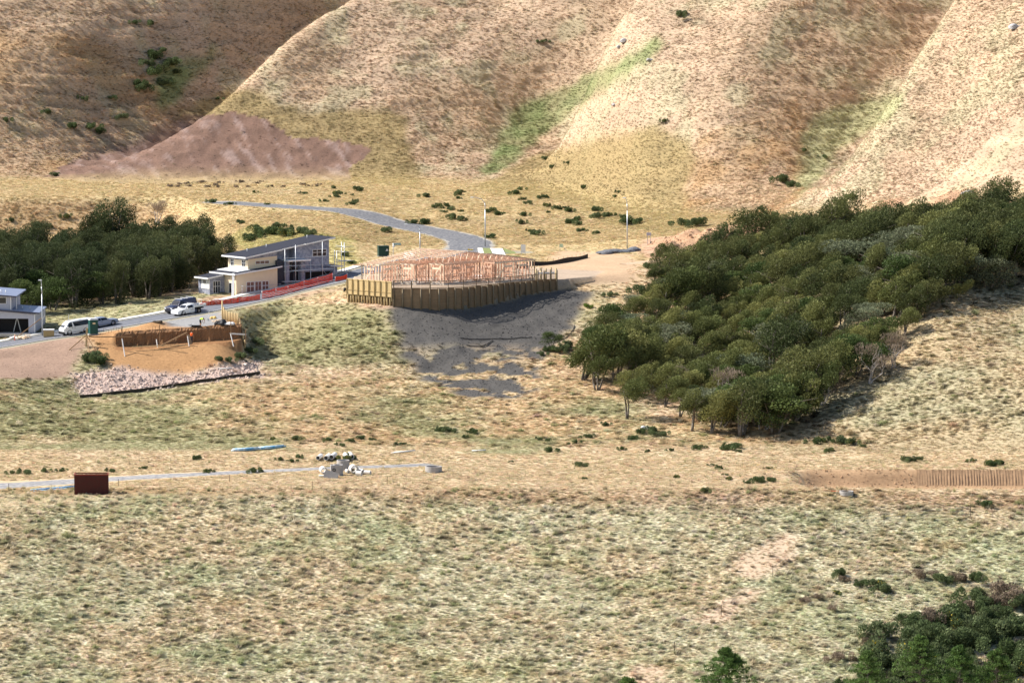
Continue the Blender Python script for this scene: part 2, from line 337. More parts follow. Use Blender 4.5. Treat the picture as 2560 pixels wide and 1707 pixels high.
def mesh_obj(name, verts, faces, material, parent=None, smooth=False, link=True):
    me = bpy.data.meshes.new(name); me.from_pydata(verts, [], faces); me.update()
    if smooth: me.polygons.foreach_set('use_smooth', [True]*len(me.polygons))
    o = bpy.data.objects.new(name, me)
    if material: me.materials.append(material)
    if link: COL.objects.link(o)
    if parent: o.parent = parent
    return o
def tag(o, label=None, cat=None, group=None, kind=None):
    if label: o['label'] = label
    if cat: o['category'] = cat
    if group: o['group'] = group
    if kind: o['kind'] = kind
    return o
def fast_mesh(name, V, Q, smooth=True):
    me = bpy.data.meshes.new(name); n = Q.shape[1]
    me.vertices.add(len(V)); me.vertices.foreach_set('co', np.asarray(V, np.float32).ravel())
    me.loops.add(Q.size); me.loops.foreach_set('vertex_index', Q.astype(np.int32).ravel())
    me.polygons.add(len(Q)); me.polygons.foreach_set('loop_start', np.arange(0, Q.size, n, dtype=np.int32))
    me.update(calc_edges=True)
    me.polygons.foreach_set('use_smooth', np.full(len(Q), smooth)); return me

# ------------------------------------------------------------------ terrain mesh
ny_, nx_ = Z.shape
idx = np.arange(ny_*nx_).reshape(ny_, nx_)
Q = np.stack([idx[:-1, :-1], idx[:-1, 1:], idx[1:, 1:], idx[1:, :-1]], -1).reshape(-1, 4)
V = np.stack([GX, GY, Z], -1).reshape(-1, 3)
me = fast_mesh('hillside_terrain', V, Q)
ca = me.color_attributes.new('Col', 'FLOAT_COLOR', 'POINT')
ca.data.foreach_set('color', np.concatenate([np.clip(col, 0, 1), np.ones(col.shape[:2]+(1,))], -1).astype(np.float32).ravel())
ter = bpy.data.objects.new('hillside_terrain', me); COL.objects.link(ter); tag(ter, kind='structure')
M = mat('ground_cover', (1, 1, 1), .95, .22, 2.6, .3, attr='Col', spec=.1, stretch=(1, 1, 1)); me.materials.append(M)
print('terrain mesh', round(time.time()-T0, 1))

# ------------------------------------------------------------------ grass: instanced tufts
def tuft(name, nb, ln, rad, wd, lean, up, seed, seg=3, droop=.6):
    r = random.Random(seed); V = []; Fs = []; cs = []
    for i in range(nb):
        a = r.uniform(0, 2*math.pi); rr = rad*math.sqrt(r.random()); bx, by = rr*math.cos(a), rr*math.sin(a)
        l = ln*r.uniform(.55, 1.15); az = r.gauss(0, .8) if r.random() < .65 else r.uniform(-3.1, 3.1)
        dx, dy = math.cos(az)*lean+bx*.8, math.sin(az)*lean*.9+by*.8; ux = up*r.uniform(.6, 1.2)
        px, py = -dy, dx; n = math.hypot(px, py)+1e-6; px, py = px/n, py/n
        k0 = len(V); c = r.uniform(.75, 1.25); x, y, z = bx, by, -.03
        for s in range(seg+1):
            t = s/seg; w_ = wd*(1-t)**.7*.5*r.uniform(.8, 1.2)+.004
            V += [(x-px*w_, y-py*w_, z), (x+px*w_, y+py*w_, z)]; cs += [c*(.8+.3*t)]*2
            st = l/seg; tz = ux*(1-droop*t*1.6); nn = math.sqrt(dx*dx+dy*dy+tz*tz)
            x += dx/nn*st; y += dy/nn*st; z += tz/nn*st; z = max(z, .01)
        for s in range(seg): Fs.append((k0+2*s, k0+2*s+1, k0+2*s+3, k0+2*s+2))
    o = mesh_obj(name, V, Fs, None, link=False, smooth=True)
    a = o.data.attributes.new('bl', 'FLOAT', 'POINT'); a.data.foreach_set('value', np.array(cs, np.float32))
    return o
def grass_material():
    M = bpy.data.materials.new('grass_blades'); M.use_nodes = True; N = M.node_tree.nodes; L = M.node_tree.links
    a = N.new('ShaderNodeAttribute'); a.attribute_name = 'tint'; a.attribute_type = 'INSTANCER'
    b = N.new('ShaderNodeAttribute'); b.attribute_name = 'bl'
    s = N.new('ShaderNodeVectorMath'); s.operation = 'SCALE'; L.new(a.outputs['Color'], s.inputs[0]); L.new(b.outputs['Fac'], s.inputs['Scale'])
    p = N['Principled BSDF']; p.inputs['Roughness'].default_value = .7; p.inputs['Specular IOR Level'].default_value = .1; L.new(s.outputs[0], p.inputs['Base Color'])
    t = N.new('ShaderNodeBsdfTranslucent'); L.new(s.outputs[0], t.inputs[0])
    g = N.new('ShaderNodeNewGeometry'); vm = N.new('ShaderNodeMix'); vm.data_type = 'VECTOR'; vm.inputs[0].default_value = .68; L.new(g.outputs['Normal'], vm.inputs[4]); vm.inputs[5].default_value = (-.1, -.1, 1)
    L.new(vm.outputs[1], p.inputs['Normal'])
    m_ = N.new('ShaderNodeMixShader'); m_.inputs[0].default_value = .45; L.new(p.outputs[0], m_.inputs[1]); L.new(t.outputs[0], m_.inputs[2]); L.new(m_.outputs[0], N['Material Output'].inputs[0])
    return M
GM = grass_material()
GC = bpy.data.collections.new('grass_kinds')
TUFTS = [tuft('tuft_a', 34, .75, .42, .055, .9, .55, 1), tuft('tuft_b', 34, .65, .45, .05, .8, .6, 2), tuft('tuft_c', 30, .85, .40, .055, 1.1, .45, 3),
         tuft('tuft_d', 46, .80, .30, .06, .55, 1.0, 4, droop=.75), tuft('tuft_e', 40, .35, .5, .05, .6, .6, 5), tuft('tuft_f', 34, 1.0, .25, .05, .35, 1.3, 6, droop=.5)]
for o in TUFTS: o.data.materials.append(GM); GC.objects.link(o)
def scatter(name, P, rot, scl, tint, kind, label=None, coll=None):
    me = bpy.data.meshes.new(name); me.vertices.add(len(P)); me.vertices.foreach_set('co', P.astype(np.float32).ravel())
    for nm, ty, arr in (('rot', 'FLOAT_VECTOR', rot), ('scl', 'FLOAT_VECTOR', scl)):
        a = me.attributes.new(nm, ty, 'POINT'); a.data.foreach_set('vector', arr.astype(np.float32).ravel())
    a = me.attributes.new('kindi', 'INT', 'POINT'); a.data.foreach_set('value', kind.astype(np.int32))
    a = me.attributes.new('tint', 'FLOAT_COLOR', 'POINT'); a.data.foreach_set('color', np.concatenate([tint, np.ones((len(P), 1))], 1).astype(np.float32).ravel())
    o = bpy.data.objects.new(name, me); COL.objects.link(o)
    ng = bpy.data.node_groups.new(name, 'GeometryNodeTree'); ng.interface.new_socket('Geometry', in_out='INPUT', socket_type='NodeSocketGeometry'); ng.interface.new_socket('Geometry', in_out='OUTPUT', socket_type='NodeSocketGeometry')
    N = ng.nodes; L = ng.links; gi = N.new('NodeGroupInput'); go = N.new('NodeGroupOutput')
    ci = N.new('GeometryNodeCollectionInfo'); ci.inputs[0].default_value = coll or GC; ci.inputs['Separate Children'].default_value = True; ci.inputs['Reset Children'].default_value = True
    ip = N.new('GeometryNodeInstanceOnPoints'); ip.inputs['Pick Instance'].default_value = True
    L.new(gi.outputs[0], ip.inputs['Points']); L.new(ci.outputs[0], ip.inputs['Instance'])
    for nm, ty, sock in (('rot', 'FLOAT_VECTOR', 'Rotation'), ('scl', 'FLOAT_VECTOR', 'Scale'), ('kindi', 'INT', 'Instance Index')):
        na = N.new('GeometryNodeInputNamedAttribute'); na.data_type = ty; na.inputs[0].default_value = nm; L.new(na.outputs[0], ip.inputs[sock])
    L.new(ip.outputs[0], go.inputs[0])
    md = o.modifiers.new('tufts', 'NODES'); md.node_group = ng
    o['kind'] = 'stuff'
    if label: o['label'] = label
    return o
def sample_ground(n, x0, x1, y0, y1, half):
    y = RNG.uniform(y0, y1, n); x = RNG.uniform(-1, 1, n)*half(y); return x, y
def in_view(x, y, z, mu=300, mv=120):
    u, v = proj(x, y, z); return (u > -mu) & (u < 2560+mu) & (v > -mv) & (v < 1707+mv)
hw = lambda y: y*.1422+14
GPTS = []
for (n, y0, y1, s0) in ((270000, 352, 420, .37), (150000, 420, 520, .5), (95000, 520, 640, .56), (440000, 600, 860, .56)):
    x, y = sample_ground(n, 0, 0, y0, y1, hw); z = bil(Z, x, y); k = in_view(x, y, z); GPTS.append(np.stack([x[k], y[k], z[k], np.full(k.sum(), s0)], 1))
GP = np.concatenate(GPTS)
gb = bil(bare, GP[:, 0], GP[:, 1]); keepm = RNG.random(len(GP)) > gb*1.02
gpk = bil(mPK, GP[:, 0], GP[:, 1]); keepm &= RNG.random(len(GP)) > gpk*.97
gdt = bil(D_track, GP[:, 0], GP[:, 1]); keepm &= gdt > np.clip(3.4-(GP[:, 0]+60)*.055, .8, 4); gdr = np.minimum(np.minimum(bil(D_road, GP[:, 0], GP[:, 1]), bil(D_grav, GP[:, 0], GP[:, 1])), bil(D_grav, GP[:, 0], GP[:, 1])); keepm &= gdr > 3.9
GP = GP[keepm]
gc = np.stack([bil(col[..., i], GP[:, 0], GP[:, 1]) for i in range(3)], 1)
nn = len(GP); gl = gc.mean(1)
flat = (GP[:, 1] > 420) & (GP[:, 1] < 456)
och = bil(np.clip(mOA+mOB, 0, 1), GP[:, 0], GP[:, 1])
kind = RNG.integers(0, 3, nn); r_ = RNG.random(nn)
kind = np.where(r_ < np.where(GP[:, 1] > 590, .02, .024), 3, kind); kind = np.where((GP[:, 1] < 420) & (r_ > .7), 4, kind); kind = np.where((flat & (r_ < .8)) | ((GP[:, 1] > 560) & (r_ < .55)) | ((och > .5) & (r_ < .9)), 4, kind); kind = np.where((r_ > .985), 5, kind)
clump = fbm(GP[:, 0], GP[:, 1], 1.8, 201, 3)
size = GP[:, 3]*(.7+.6*clump)*RNG.uniform(.7, 1.25, nn)*np.where(kind == 3, np.where(GP[:, 1] < 520, 2.1, 1.4), 1)
val = RNG.lognormal(0, .11, nn)*np.where(kind == 3, .86, 1.08)
tint = gc*val[:, None]*(1+RNG.normal(0, .05, (nn, 3)))
dk = (kind == 3) & (RNG.random(nn) < .65); tint[dk] *= np.array([.62, .62, .55])
green = RNG.random(nn) < .10; tint[green] = tint[green]*.4+np.array([.22, .26, .10])*.65
bright = RNG.random(nn) < .10; tint[bright] = tint[bright]*.6+np.array([.72, .62, .46])*.42
rot = np.stack([RNG.normal(0, .1, nn), RNG.normal(0, .1, nn), RNG.normal(.0, .7, nn)+1.2*(fbm(GP[:, 0], GP[:, 1], 14, 211, 2)-.5)], 1)
scl = np.stack([size, size, size*RNG.uniform(.7, 1.15, nn)*np.where(GP[:, 1] > 590, .5, np.where(GP[:, 1] > 446, .62, .9))], 1)
fg = scatter('grass', GP[:, :3], rot, scl, np.clip(tint, .01, .95), kind, 'dry straw and green tussock grass covering the slopes and terraces')
fg['category'] = 'grass'
print('grass', nn, round(time.time()-T0, 1))

# loose stones and clods on bare ground
RC = bpy.data.collections.new('stone_kinds'); SM = mat('loose_stones', (1, 1, 1), .95, .2, 3, .3, attr='tint', inst=True)
for i in range(4):
    bm = bmesh.new(); bmesh.ops.create_icosphere(bm, subdivisions=1, radius=.5); rs = random.Random(i)
    for q in bm.verts: q.co = q.co*rs.uniform(.6, 1.15)
    me_ = bpy.data.meshes.new('stone'); bm.to_mesh(me_); me_.materials.append(SM); RC.objects.link(bpy.data.objects.new('stone_%d' % i, me_))
pts = []
def stones(mask_, n, s0, s1, c, y0, y1):
    x = RNG.uniform(-110, 110, n); y = RNG.uniform(y0, y1, n); z = bil(Z, x, y); k = in_view(x, y, z) & (RNG.random(n) < bil(mask_, x, y)*.97); x, y, z = x[k], y[k], z[k]
    sz = s0*(s1/s0)**(RNG.random(len(x))**2.5); g = np.stack([bil(col[..., i], x, y) for i in range(3)], 1)*RNG.uniform(.85, 1.3, (len(x), 1)); pts.append((np.stack([x, y, z], 1), sz, g if c is None else g*.5+np.array(c)*.5))
hp = np.zeros(GX.shape)
for hx, hy, rx, ry in HEAPS: hp = np.maximum(hp, sst(1.25, .7, np.hypot((GX-hx)/rx, (GY-hy)/ry)))
stones(mCl*np.clip(bare*2-.6, 0, 1), 90000, .07, .34, None, 480, 545); stones(mRK, 150000, .12, .75, (.52, .42, .36), 475, 520); stones(hp, 60000, .12, .7, None, 560, 605); stones(np.clip(bare*1.0*(GY < 515)*(GY > 480), 0, 1), 26000, .05, .2, None, 480, 515)
stones(mPK, 40000, .1, .3, (.33, .25, .20), 690, 790); stones(sst(1975, 2030, GU)*((GY < yb2+.4) & (GY > 431)), 60000, .06, .3, None, 425, 440)
SP = np.concatenate([p[0] for p in pts]); SS = np.concatenate([p[1] for p in pts]); ST = np.concatenate([p[2] for p in pts]); ns = len(SP)
st_ = scatter('loose_stones', SP, RNG.uniform(0, 6.28, (ns, 3)), np.stack([SS*RNG.uniform(.7, 1.3, ns), SS, SS*.7], 1), np.clip(ST, .02, .9), RNG.integers(0, 4, ns), 'loose stones and clods on the bare earthworks', RC); st_['category'] = 'stones'
print('stones', ns)

# ------------------------------------------------------------------ mesh builder
class MB:
    def __init__(s): s.v = []; s.f = []
    def add(s, v, f):
        k = len(s.v); s.v += [tuple(p) for p in v]; s.f += [tuple(i+k for i in q) for q in f]; return s
    def box(s, c, d, rz=0.0):
        cx, cy, cz = c; x, y, z = d[0]/2, d[1]/2, d[2]/2; ca, sa = math.cos(rz), math.sin(rz)
        P = [(-x,-y,-z),(x,-y,-z),(x,y,-z),(-x,y,-z),(-x,-y,z),(x,-y,z),(x,y,z),(-x,y,z)]
        return s.add([(cx+a*ca-b*sa, cy+a*sa+b*ca, cz+c_) for a, b, c_ in P], [(0,3,2,1),(4,5,6,7),(0,1,5,4),(1,2,6,5),(2,3,7,6),(3,0,4,7)])
    def hexa(s, P): return s.add(P, [(0,3,2,1),(4,5,6,7),(0,1,5,4),(1,2,6,5),(2,3,7,6),(3,0,4,7)])
    def beam(s, a, b, w, h, up=(0, 0, 1)):
        a = Vector(a); b = Vector(b); d = (b-a).normalized(); u = Vector(up)
        if abs(d.dot(u)) > .98: u = Vector((1, 0, 0))
        r = d.cross(u).normalized()*w/2; t = r.cross(d).normalized()*h/2
        return s.hexa([a-r-t, a+r-t, b+r-t, b-r-t, a-r+t, a+r+t, b+r+t, b-r+t])
    def tube(s, a, b, r0, r1=None, n=8, cap=True):
        a = Vector(a); b = Vector(b); r1 = r0 if r1 is None else r1; d = (b-a).normalized(); u = Vector((0, 0, 1)) if abs(d.z) < .95 else Vector((1, 0, 0))
        p = d.cross(u).normalized(); q = d.cross(p); V = []
        for c, r in ((a, r0), (b, r1)): V += [c+(p*math.cos(2*math.pi*i/n)+q*math.sin(2*math.pi*i/n))*r for i in range(n)]
        Fs = [(i, (i+1) % n, n+(i+1) % n, n+i) for i in range(n)]
        if cap: Fs += [tuple(range(n))[::-1], tuple(range(n, 2*n))]
        return s.add(V, Fs)
    def path(s, P, R, n=6):
        for i in range(len(P)-1): s.tube(P[i], P[i+1], R[i], R[i+1], n, i == 0 or i == len(P)-2)
        return s
    def ring(s, c, axis, ro, ri, ln, n=28):
        c = Vector(c); d = Vector(axis).normalized(); u = Vector((0, 0, 1)) if abs(d.z) < .95 else Vector((1, 0, 0)); p = d.cross(u).normalized(); q = d.cross(p); V = []
        for off, r in ((-ln/2, ro), (ln/2, ro), (ln/2, ri), (-ln/2, ri)):
            V += [c+d*off+(p*math.cos(2*math.pi*i/n)+q*math.sin(2*math.pi*i/n))*r for i in range(n)]
        return s.add(V, [(k*n+i, k*n+(i+1) % n, ((k+1) % 4)*n+(i+1) % n, ((k+1) % 4)*n+i) for k in range(4) for i in range(n)])
    def build(s, name, material, parent=None, smooth=False):
        return mesh_obj(name, s.v, s.f, material, parent, smooth)
def empty(name, loc, rz=0.0, label=None, cat=None, group=None):
    o = bpy.data.objects.new(name, None); COL.objects.link(o); o.location = loc; o.rotation_euler = (0, 0, rz); o.empty_display_size = .3
    return tag(o, label, cat, group)
def dup(o, parent=None):
    c = o.copy(); COL.objects.link(c); c.parent = parent
    for ch in list(o.children): dup(ch, c)
    return c

# ------------------------------------------------------------------ carriageways
m_asph = mat('asphalt', (.15, .155, .175), .9, .2, 1.2, .2, coord='Object'); m_conc = mat('pale_concrete', (.72, .69, .63), .85, .08, 1.5, .05)
m_grav = mat('grey_gravel', (.125, .13, .145), .95, .3, 2.2, .8, c2=(.19, .185, .185)); m_kerb = mat('kerb_concrete', (.55, .53, .5), .85, .1, 2)
m_trk = mat('track_gravel', (.25, .245, .25), .95, .3, 2.0, .6, c2=(.34, .32, .30))
def ribbon(name, line, off0, off1, dz, material, n=4, rag=0.0, thick=.05, seed=3, taper=0.0):
    r = np.random.default_rng(seed); V = []; Fs = []
    P = [Vector((p.x, p.y, 0)) for p in line]; ph = r.uniform(0, 9, 4)
    for i, p in enumerate(P):
        d = (P[min(i+1, len(P)-1)]-P[max(i-1, 0)]).normalized(); nrm = Vector((-d.y, d.x, 0))
        tp_ = 1-taper*i/len(P); w0 = off0*tp_+rag*(math.sin(i*.7+ph[0])+.6*math.sin(i*1.7+ph[1])); w1 = off1*tp_+rag*(math.sin(i*.6+ph[2])+.6*math.sin(i*1.9+ph[3]))
        for k in range(n+1):
            q = p+nrm*(w0+(w1-w0)*k/n); V.append((q.x, q.y, H(q.x, q.y)+dz - (thick if rag and k in (0, n) else 0)))
    m_ = n+1
    for i in range(len(P)-1):
        for k in range(n): Fs.append((i*m_+k, i*m_+k+1, (i+1)*m_+k+1, (i+1)*m_+k)[::-1])
    o = mesh_obj(name, V, Fs, material, smooth=True); return tag(o, kind='structure')
def slab(name, line, off0, off1, dz, thick, material):
    V = []; Fs = []; P = [Vector((p.x, p.y, 0)) for p in line]
    for i, p in enumerate(P):
        d = (P[min(i+1, len(P)-1)]-P[max(i-1, 0)]).normalized(); nrm = Vector((-d.y, d.x, 0))
        a = p+nrm*off0; b = p+nrm*off1; za = H(a.x, a.y)+dz; zb = H(b.x, b.y)+dz
        V += [(a.x, a.y, za-thick), (a.x, a.y, za), (b.x, b.y, zb), (b.x, b.y, zb-thick)]
    for i in range(len(P)-1):
        for k in range(3): Fs.append((i*4+k, i*4+k+1, (i+1)*4+k+1, (i+1)*4+k))
    n = len(P)-1; Fs += [(0, 1, 2, 3), (n*4+3, n*4+2, n*4+1, n*4)]
    o = mesh_obj(name, V, Fs, material); return tag(o, kind='structure')
ribbon('road', ROAD, -2.7, 2.5, .05, m_asph, 4)
slab('kerb', ROAD, 2.5, 2.68, .13, .3, m_kerb); slab('kerb', ROAD, -2.88, -2.7, .13, .3, m_kerb)
i0 = next(i for i, p in enumerate(ROAD) if p.x > -72); i1 = next(i for i, p in enumerate(ROAD) if p.x > -20)
slab('footpath', ROAD[:i1], 3.7, 5.0, .14, .3, m_conc)
ribbon('gravel_road', GRAV, -3.9, 3.9, .07, m_grav, 6, .35, .1)
ribbon('gravel_track', TRACK, -3.4, 3.4, .07, m_trk, 6, .25, .1, taper=.93)
ribbon('dirt_drive', DRIVE, -1.2, 1.2, .06, mat('dry_dirt', (.50, .36, .24), .95, .2, 1.5, .4), 4, .2, .1)
def pad(name, pix, y0, dz, material, thick=.12):                       # flat slab on the ground, corners given as (u, v)
    P = [G(u, v, y0) for u, v in pix]; n = len(P)
    V = [(p.x, p.y, p.z+dz) for p in P]+[(p.x, p.y, p.z+dz-thick-.3) for p in P]
    Fs = [tuple(range(n))]+[(i, n+i, n+(i+1) % n, (i+1) % n) for i in range(n)]
    o = mesh_obj(name, V, Fs, material); return tag(o, kind='structure')
pad('driveway', [(1006, 649), (1031, 649), (1040, 632), (1012, 632)], 566, .12, m_conc)
pad('driveway', [(1236, 641), (1265, 641), (1256, 623), (1226, 623)], 566, .14, m_conc)
pad('driveway', [(1199, 642), (1212, 642), (1206, 622), (1194, 622)], 566, .14, m_conc)
pad('footpath', [(1195, 648), (1290, 652), (1310, 648), (1262, 640), (1194, 640)], 560, .12, m_conc)
pad('lawn', [(1212, 641), (1232, 641), (1224, 622), (1204, 622)], 560, .10, mat('lawn_green', (.20, .225, .08), .9, .3, 4, .5))
pad('lawn', [(1268, 641), (1300, 643), (1285, 630), (1258, 622)], 560, .10, MATS['lawn_green'])
pad('lawn', [(1042, 645), (1062, 645), (1066, 628), (1044, 630)], 566, .10, MATS['lawn_green'])
print('roads', round(time.time()-T0, 1))

# ------------------------------------------------------------------ trees and shrubs
def leaf_mesh(name, lumps, per, size, seed, upb=.5, asp=2.2, shear=0.0):
    """leaf sprays spread over (and a little inside) a set of ellipsoid lumps: centre, radii, tint"""
    r = np.random.default_rng(seed); Vs = []; cols = []
    tot = sum(l[1][0]*l[1][2]+l[1][0]*l[1][1] for l in lumps)
    for c, rad, tn in lumps:
        n = max(12, int(per*(rad[0]*rad[2]+rad[0]*rad[1])/tot))
        d = r.normal(size=(n, 3)); d[:, 2] += .25; d /= np.linalg.norm(d, axis=1)[:, None]
        rr = 1-.45*r.random(n)**2.2
        off = d*np.array(rad)*rr[:, None]; off[:, 0] += shear*off[:, 2]; p = np.array(c)+off
        nrm = d/np.array(rad); nrm /= np.linalg.norm(nrm, axis=1)[:, None]
        ax = nrm*.55+np.array([0, 0, upb])+r.normal(0, .45, (n, 3)); ax /= np.linalg.norm(ax, axis=1)[:, None]
        t = np.cross(ax, nrm+r.normal(0, .35, (n, 3))); t /= np.linalg.norm(t, axis=1)[:, None]+1e-9
        s = size*r.uniform(.6, 1.3, n)
        a = ax*(s*asp*.5)[:, None]; b = t*(s*.5)[:, None]
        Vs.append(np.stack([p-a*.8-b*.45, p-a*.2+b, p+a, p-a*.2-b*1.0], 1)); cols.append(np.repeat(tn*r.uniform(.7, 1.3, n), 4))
    V = np.concatenate(Vs).reshape(-1, 3); Q = np.arange(len(V)).reshape(-1, 4)
    me = fast_mesh(name, V, Q, False); a = me.attributes.new('lf', 'FLOAT', 'POINT'); a.data.foreach_set('value', np.concatenate(cols).astype(np.float32)); return me
def leaf_mat(name, c, c2, rnd=.25, trans=.3):
    M = bpy.data.materials.new(name); M.use_nodes = True; N = M.node_tree.nodes; L = M.node_tree.links
    oi = N.new('ShaderNodeObjectInfo'); mx = N.new('ShaderNodeMix'); mx.data_type = 'RGBA'; mx.inputs[6].default_value = (*c, 1); mx.inputs[7].default_value = (*c2, 1); L.new(oi.outputs['Random'], mx.inputs[0])
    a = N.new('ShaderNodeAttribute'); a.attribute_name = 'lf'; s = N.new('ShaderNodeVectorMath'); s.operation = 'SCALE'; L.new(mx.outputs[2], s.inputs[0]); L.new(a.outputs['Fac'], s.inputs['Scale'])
    p = N['Principled BSDF']; p.inputs['Roughness'].default_value = .55; p.inputs['Specular IOR Level'].default_value = .08; L.new(s.outputs[0], p.inputs['Base Color'])
    t = N.new('ShaderNodeBsdfTranslucent'); L.new(s.outputs[0], t.inputs[0]); m_ = N.new('ShaderNodeMixShader'); m_.inputs[0].default_value = trans
    L.new(p.outputs[0], m_.inputs[1]); L.new(t.outputs[0], m_.inputs[2]); L.new(m_.outputs[0], N['Material Output'].inputs[0]); MATS[name] = M; return M
L_OLIVE = leaf_mat('kanuka_leaves', (.10, .12, .04), (.235, .23, .08)); L_DARK = leaf_mat('dark_leaves', (.06, .078, .03), (.14, .145, .052))
L_TALL = leaf_mat('grove_leaves', (.042, .058, .024), (.092, .10, .04)); L_GREEN = leaf_mat('broad_leaves', (.058, .092, .028), (.11, .14, .045)); L_GREY = leaf_mat('grey_leaves', (.13, .155, .09), (.19, .20, .12))
L_GORSE = leaf_mat('gorse_leaves', (.085, .12, .045), (.15, .18, .085)); L_LIME = leaf_mat('broom_leaves', (.14, .22, .04), (.19, .25, .06)); L_CON = leaf_mat('conifer_leaves', (.085, .145, .04), (.125, .185, .055))
L_BROWN = leaf_mat('dry_leaves', (.22, .17, .12), (.30, .23, .17))
m_bark = mat('grey_bark', (.15, .125, .10), .9, .3, 6, .4); m_dead = mat('bleached_wood', (.42, .37, .33), .85, .25, 6, .3); m_flower = mat('gorse_flowers', (.62, .42, .03), .6, .2, 5)
def branches(mb, base, dirv, ln, rad, depth, r, up=.25):
    d = Vector(dirv).normalized(); p = Vector(base); n = 3; P = [p.copy()]; R = [rad]
    for i in range(n):
        d = (d+Vector((r.gauss(0, .22), r.gauss(0, .22), r.gauss(0, .12)+up*.3))).normalized(); p = p+d*ln/n; P.append(p.copy()); R.append(rad*(1-.55*(i+1)/n))
    mb.path(P, R, 5 if rad > .05 else 4)
    if depth > 0:
        for k in range(r.choice((2, 3, 3))):
            i = r.choice((1, 2, 3)); a = r.uniform(0, 6.28); nd = (d+Vector((math.cos(a), math.sin(a), r.uniform(-.1, .5)))*.8)
            branches(mb, P[i], nd, ln*r.uniform(.5, .75), R[i]*.62, depth-1, r, up)
    return P[-1]
def proto_tree(seed, h, wx, kind, stems=3, lean=.35, per=2300, size=.17, clear=.35):
    r = random.Random(seed); tr = MB(); lumps = []; tips = []
    for s in range(stems):
        a = r.uniform(0, 6.28); b = Vector((math.cos(a)*.2, math.sin(a)*.2, -.3)); tp = Vector((math.cos(a)*wx*.3+lean*h*.3, math.sin(a)*wx*.28, h*r.uniform(.72, .85)))
        mid = b.lerp(tp, .5)+Vector((r.gauss(0, .15), r.gauss(0, .15), 0)); tr.path([b, b.lerp(mid, .6), mid, tp], [.13*h/5, .1*h/5, .075*h/5, .03], 6); tips.append((b, mid, tp))
        for k in range(3):
            q = mid.lerp(tp, r.uniform(0, .7)); e = q+Vector((r.gauss(0, wx*.25), r.gauss(0, wx*.25), h*.16)); tr.path([q, e], [.04, .015], 4)
    nl = r.randint(15, 20) if kind != 'big' else 34
    for k in range(nl):
        f = r.random()**.8; a = r.uniform(0, 6.28); zz = h*(clear+(1-clear)*f*.88); rad = wx*.5*math.sqrt(max(.06, 1-(abs(f-.4)/.72)**2))*math.sqrt(r.uniform(.15, 1))
        c = (math.cos(a)*rad+lean*zz*.32, math.sin(a)*rad, zz); s = wx*r.uniform(.13, .24); vz = r.uniform(1.1, 2.0) if kind != 'flat' else r.uniform(.6, .9)
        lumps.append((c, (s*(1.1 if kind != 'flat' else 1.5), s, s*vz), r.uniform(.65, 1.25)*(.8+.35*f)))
    return tr, leaf_mesh('crown_%d' % seed, lumps, per, size, seed, .8 if kind != 'flat' else .4, 2.2, .45 if lean > .2 else .1)
TREE_P = {}
def tree_protos(key, specs, leaf):
    L = []
    for sp in specs:
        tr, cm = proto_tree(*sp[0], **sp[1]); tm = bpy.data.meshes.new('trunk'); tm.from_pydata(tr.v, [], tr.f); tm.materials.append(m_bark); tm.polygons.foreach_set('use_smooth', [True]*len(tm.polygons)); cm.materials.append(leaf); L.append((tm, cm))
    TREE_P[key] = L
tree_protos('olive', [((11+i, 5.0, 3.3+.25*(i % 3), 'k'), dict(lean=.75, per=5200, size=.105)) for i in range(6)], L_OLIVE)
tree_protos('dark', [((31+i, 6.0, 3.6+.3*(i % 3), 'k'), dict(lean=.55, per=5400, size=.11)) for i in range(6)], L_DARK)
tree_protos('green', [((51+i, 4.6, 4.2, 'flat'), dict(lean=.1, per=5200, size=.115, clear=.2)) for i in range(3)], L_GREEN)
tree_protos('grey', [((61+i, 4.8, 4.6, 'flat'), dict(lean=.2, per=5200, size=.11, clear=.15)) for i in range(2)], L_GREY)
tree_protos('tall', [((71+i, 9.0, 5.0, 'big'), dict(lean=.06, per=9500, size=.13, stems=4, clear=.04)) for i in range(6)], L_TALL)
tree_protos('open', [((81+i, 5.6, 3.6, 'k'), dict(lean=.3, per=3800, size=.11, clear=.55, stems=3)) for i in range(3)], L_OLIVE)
def place_tree(key, x, y, sc, r, label, group, name='kanuka_tree', z=None):
    tm, cm = r.choice(TREE_P[key]); e = empty(name, (x, y, (H(x, y) if z is None else z)), r.uniform(-.4, .4), label, 'tree', group); k_ = 1.3 if name == 'kanuka_tree' else 1.12; e.scale = (sc*k_*r.uniform(.9, 1.12), sc*k_*r.uniform(.9, 1.12), sc)
    for nm, me_ in (('trunk', tm), ('crown', cm)):
        o = bpy.data.objects.new(nm, me_); COL.objects.link(o); o.parent = e
    return e
def poisson(poly, dist, r, tries=6000):
    xs = [p[0] for p in poly]; ys = [p[1] for p in poly]; out = []
    for _ in range(tries):
        x = r.uniform(min(xs), max(xs)); y = r.uniform(min(ys), max(ys))
        if not inpoly(np.array([x]), np.array([y]), poly)[0]: continue
        dd = dist(x, y) if callable(dist) else dist
        if all((x-a)**2+(y-b)**2 > dd*dd for a, b in out): out.append((x, y))
    return out
ORD = ['first', 'second', 'third', 'fourth', 'fifth', 'sixth', 'seventh', 'eighth', 'ninth', 'tenth', 'eleventh', 'twelfth', 'thirteenth', 'fourteenth', 'fifteenth', 'sixteenth', 'seventeenth', 'eighteenth', 'nineteenth', 'twentieth']
for t_, n_ in (('twenty', 'twentieth'), ('thirty', 'thirtieth'), ('forty', 'fortieth'), ('fifty', 'fiftieth'), ('sixty', 'sixtieth'), ('seventy', 'seventieth')): ORD += ([n_] if t_ != 'twenty' else [])+[t_+'-'+o for o in ORD[:9]]
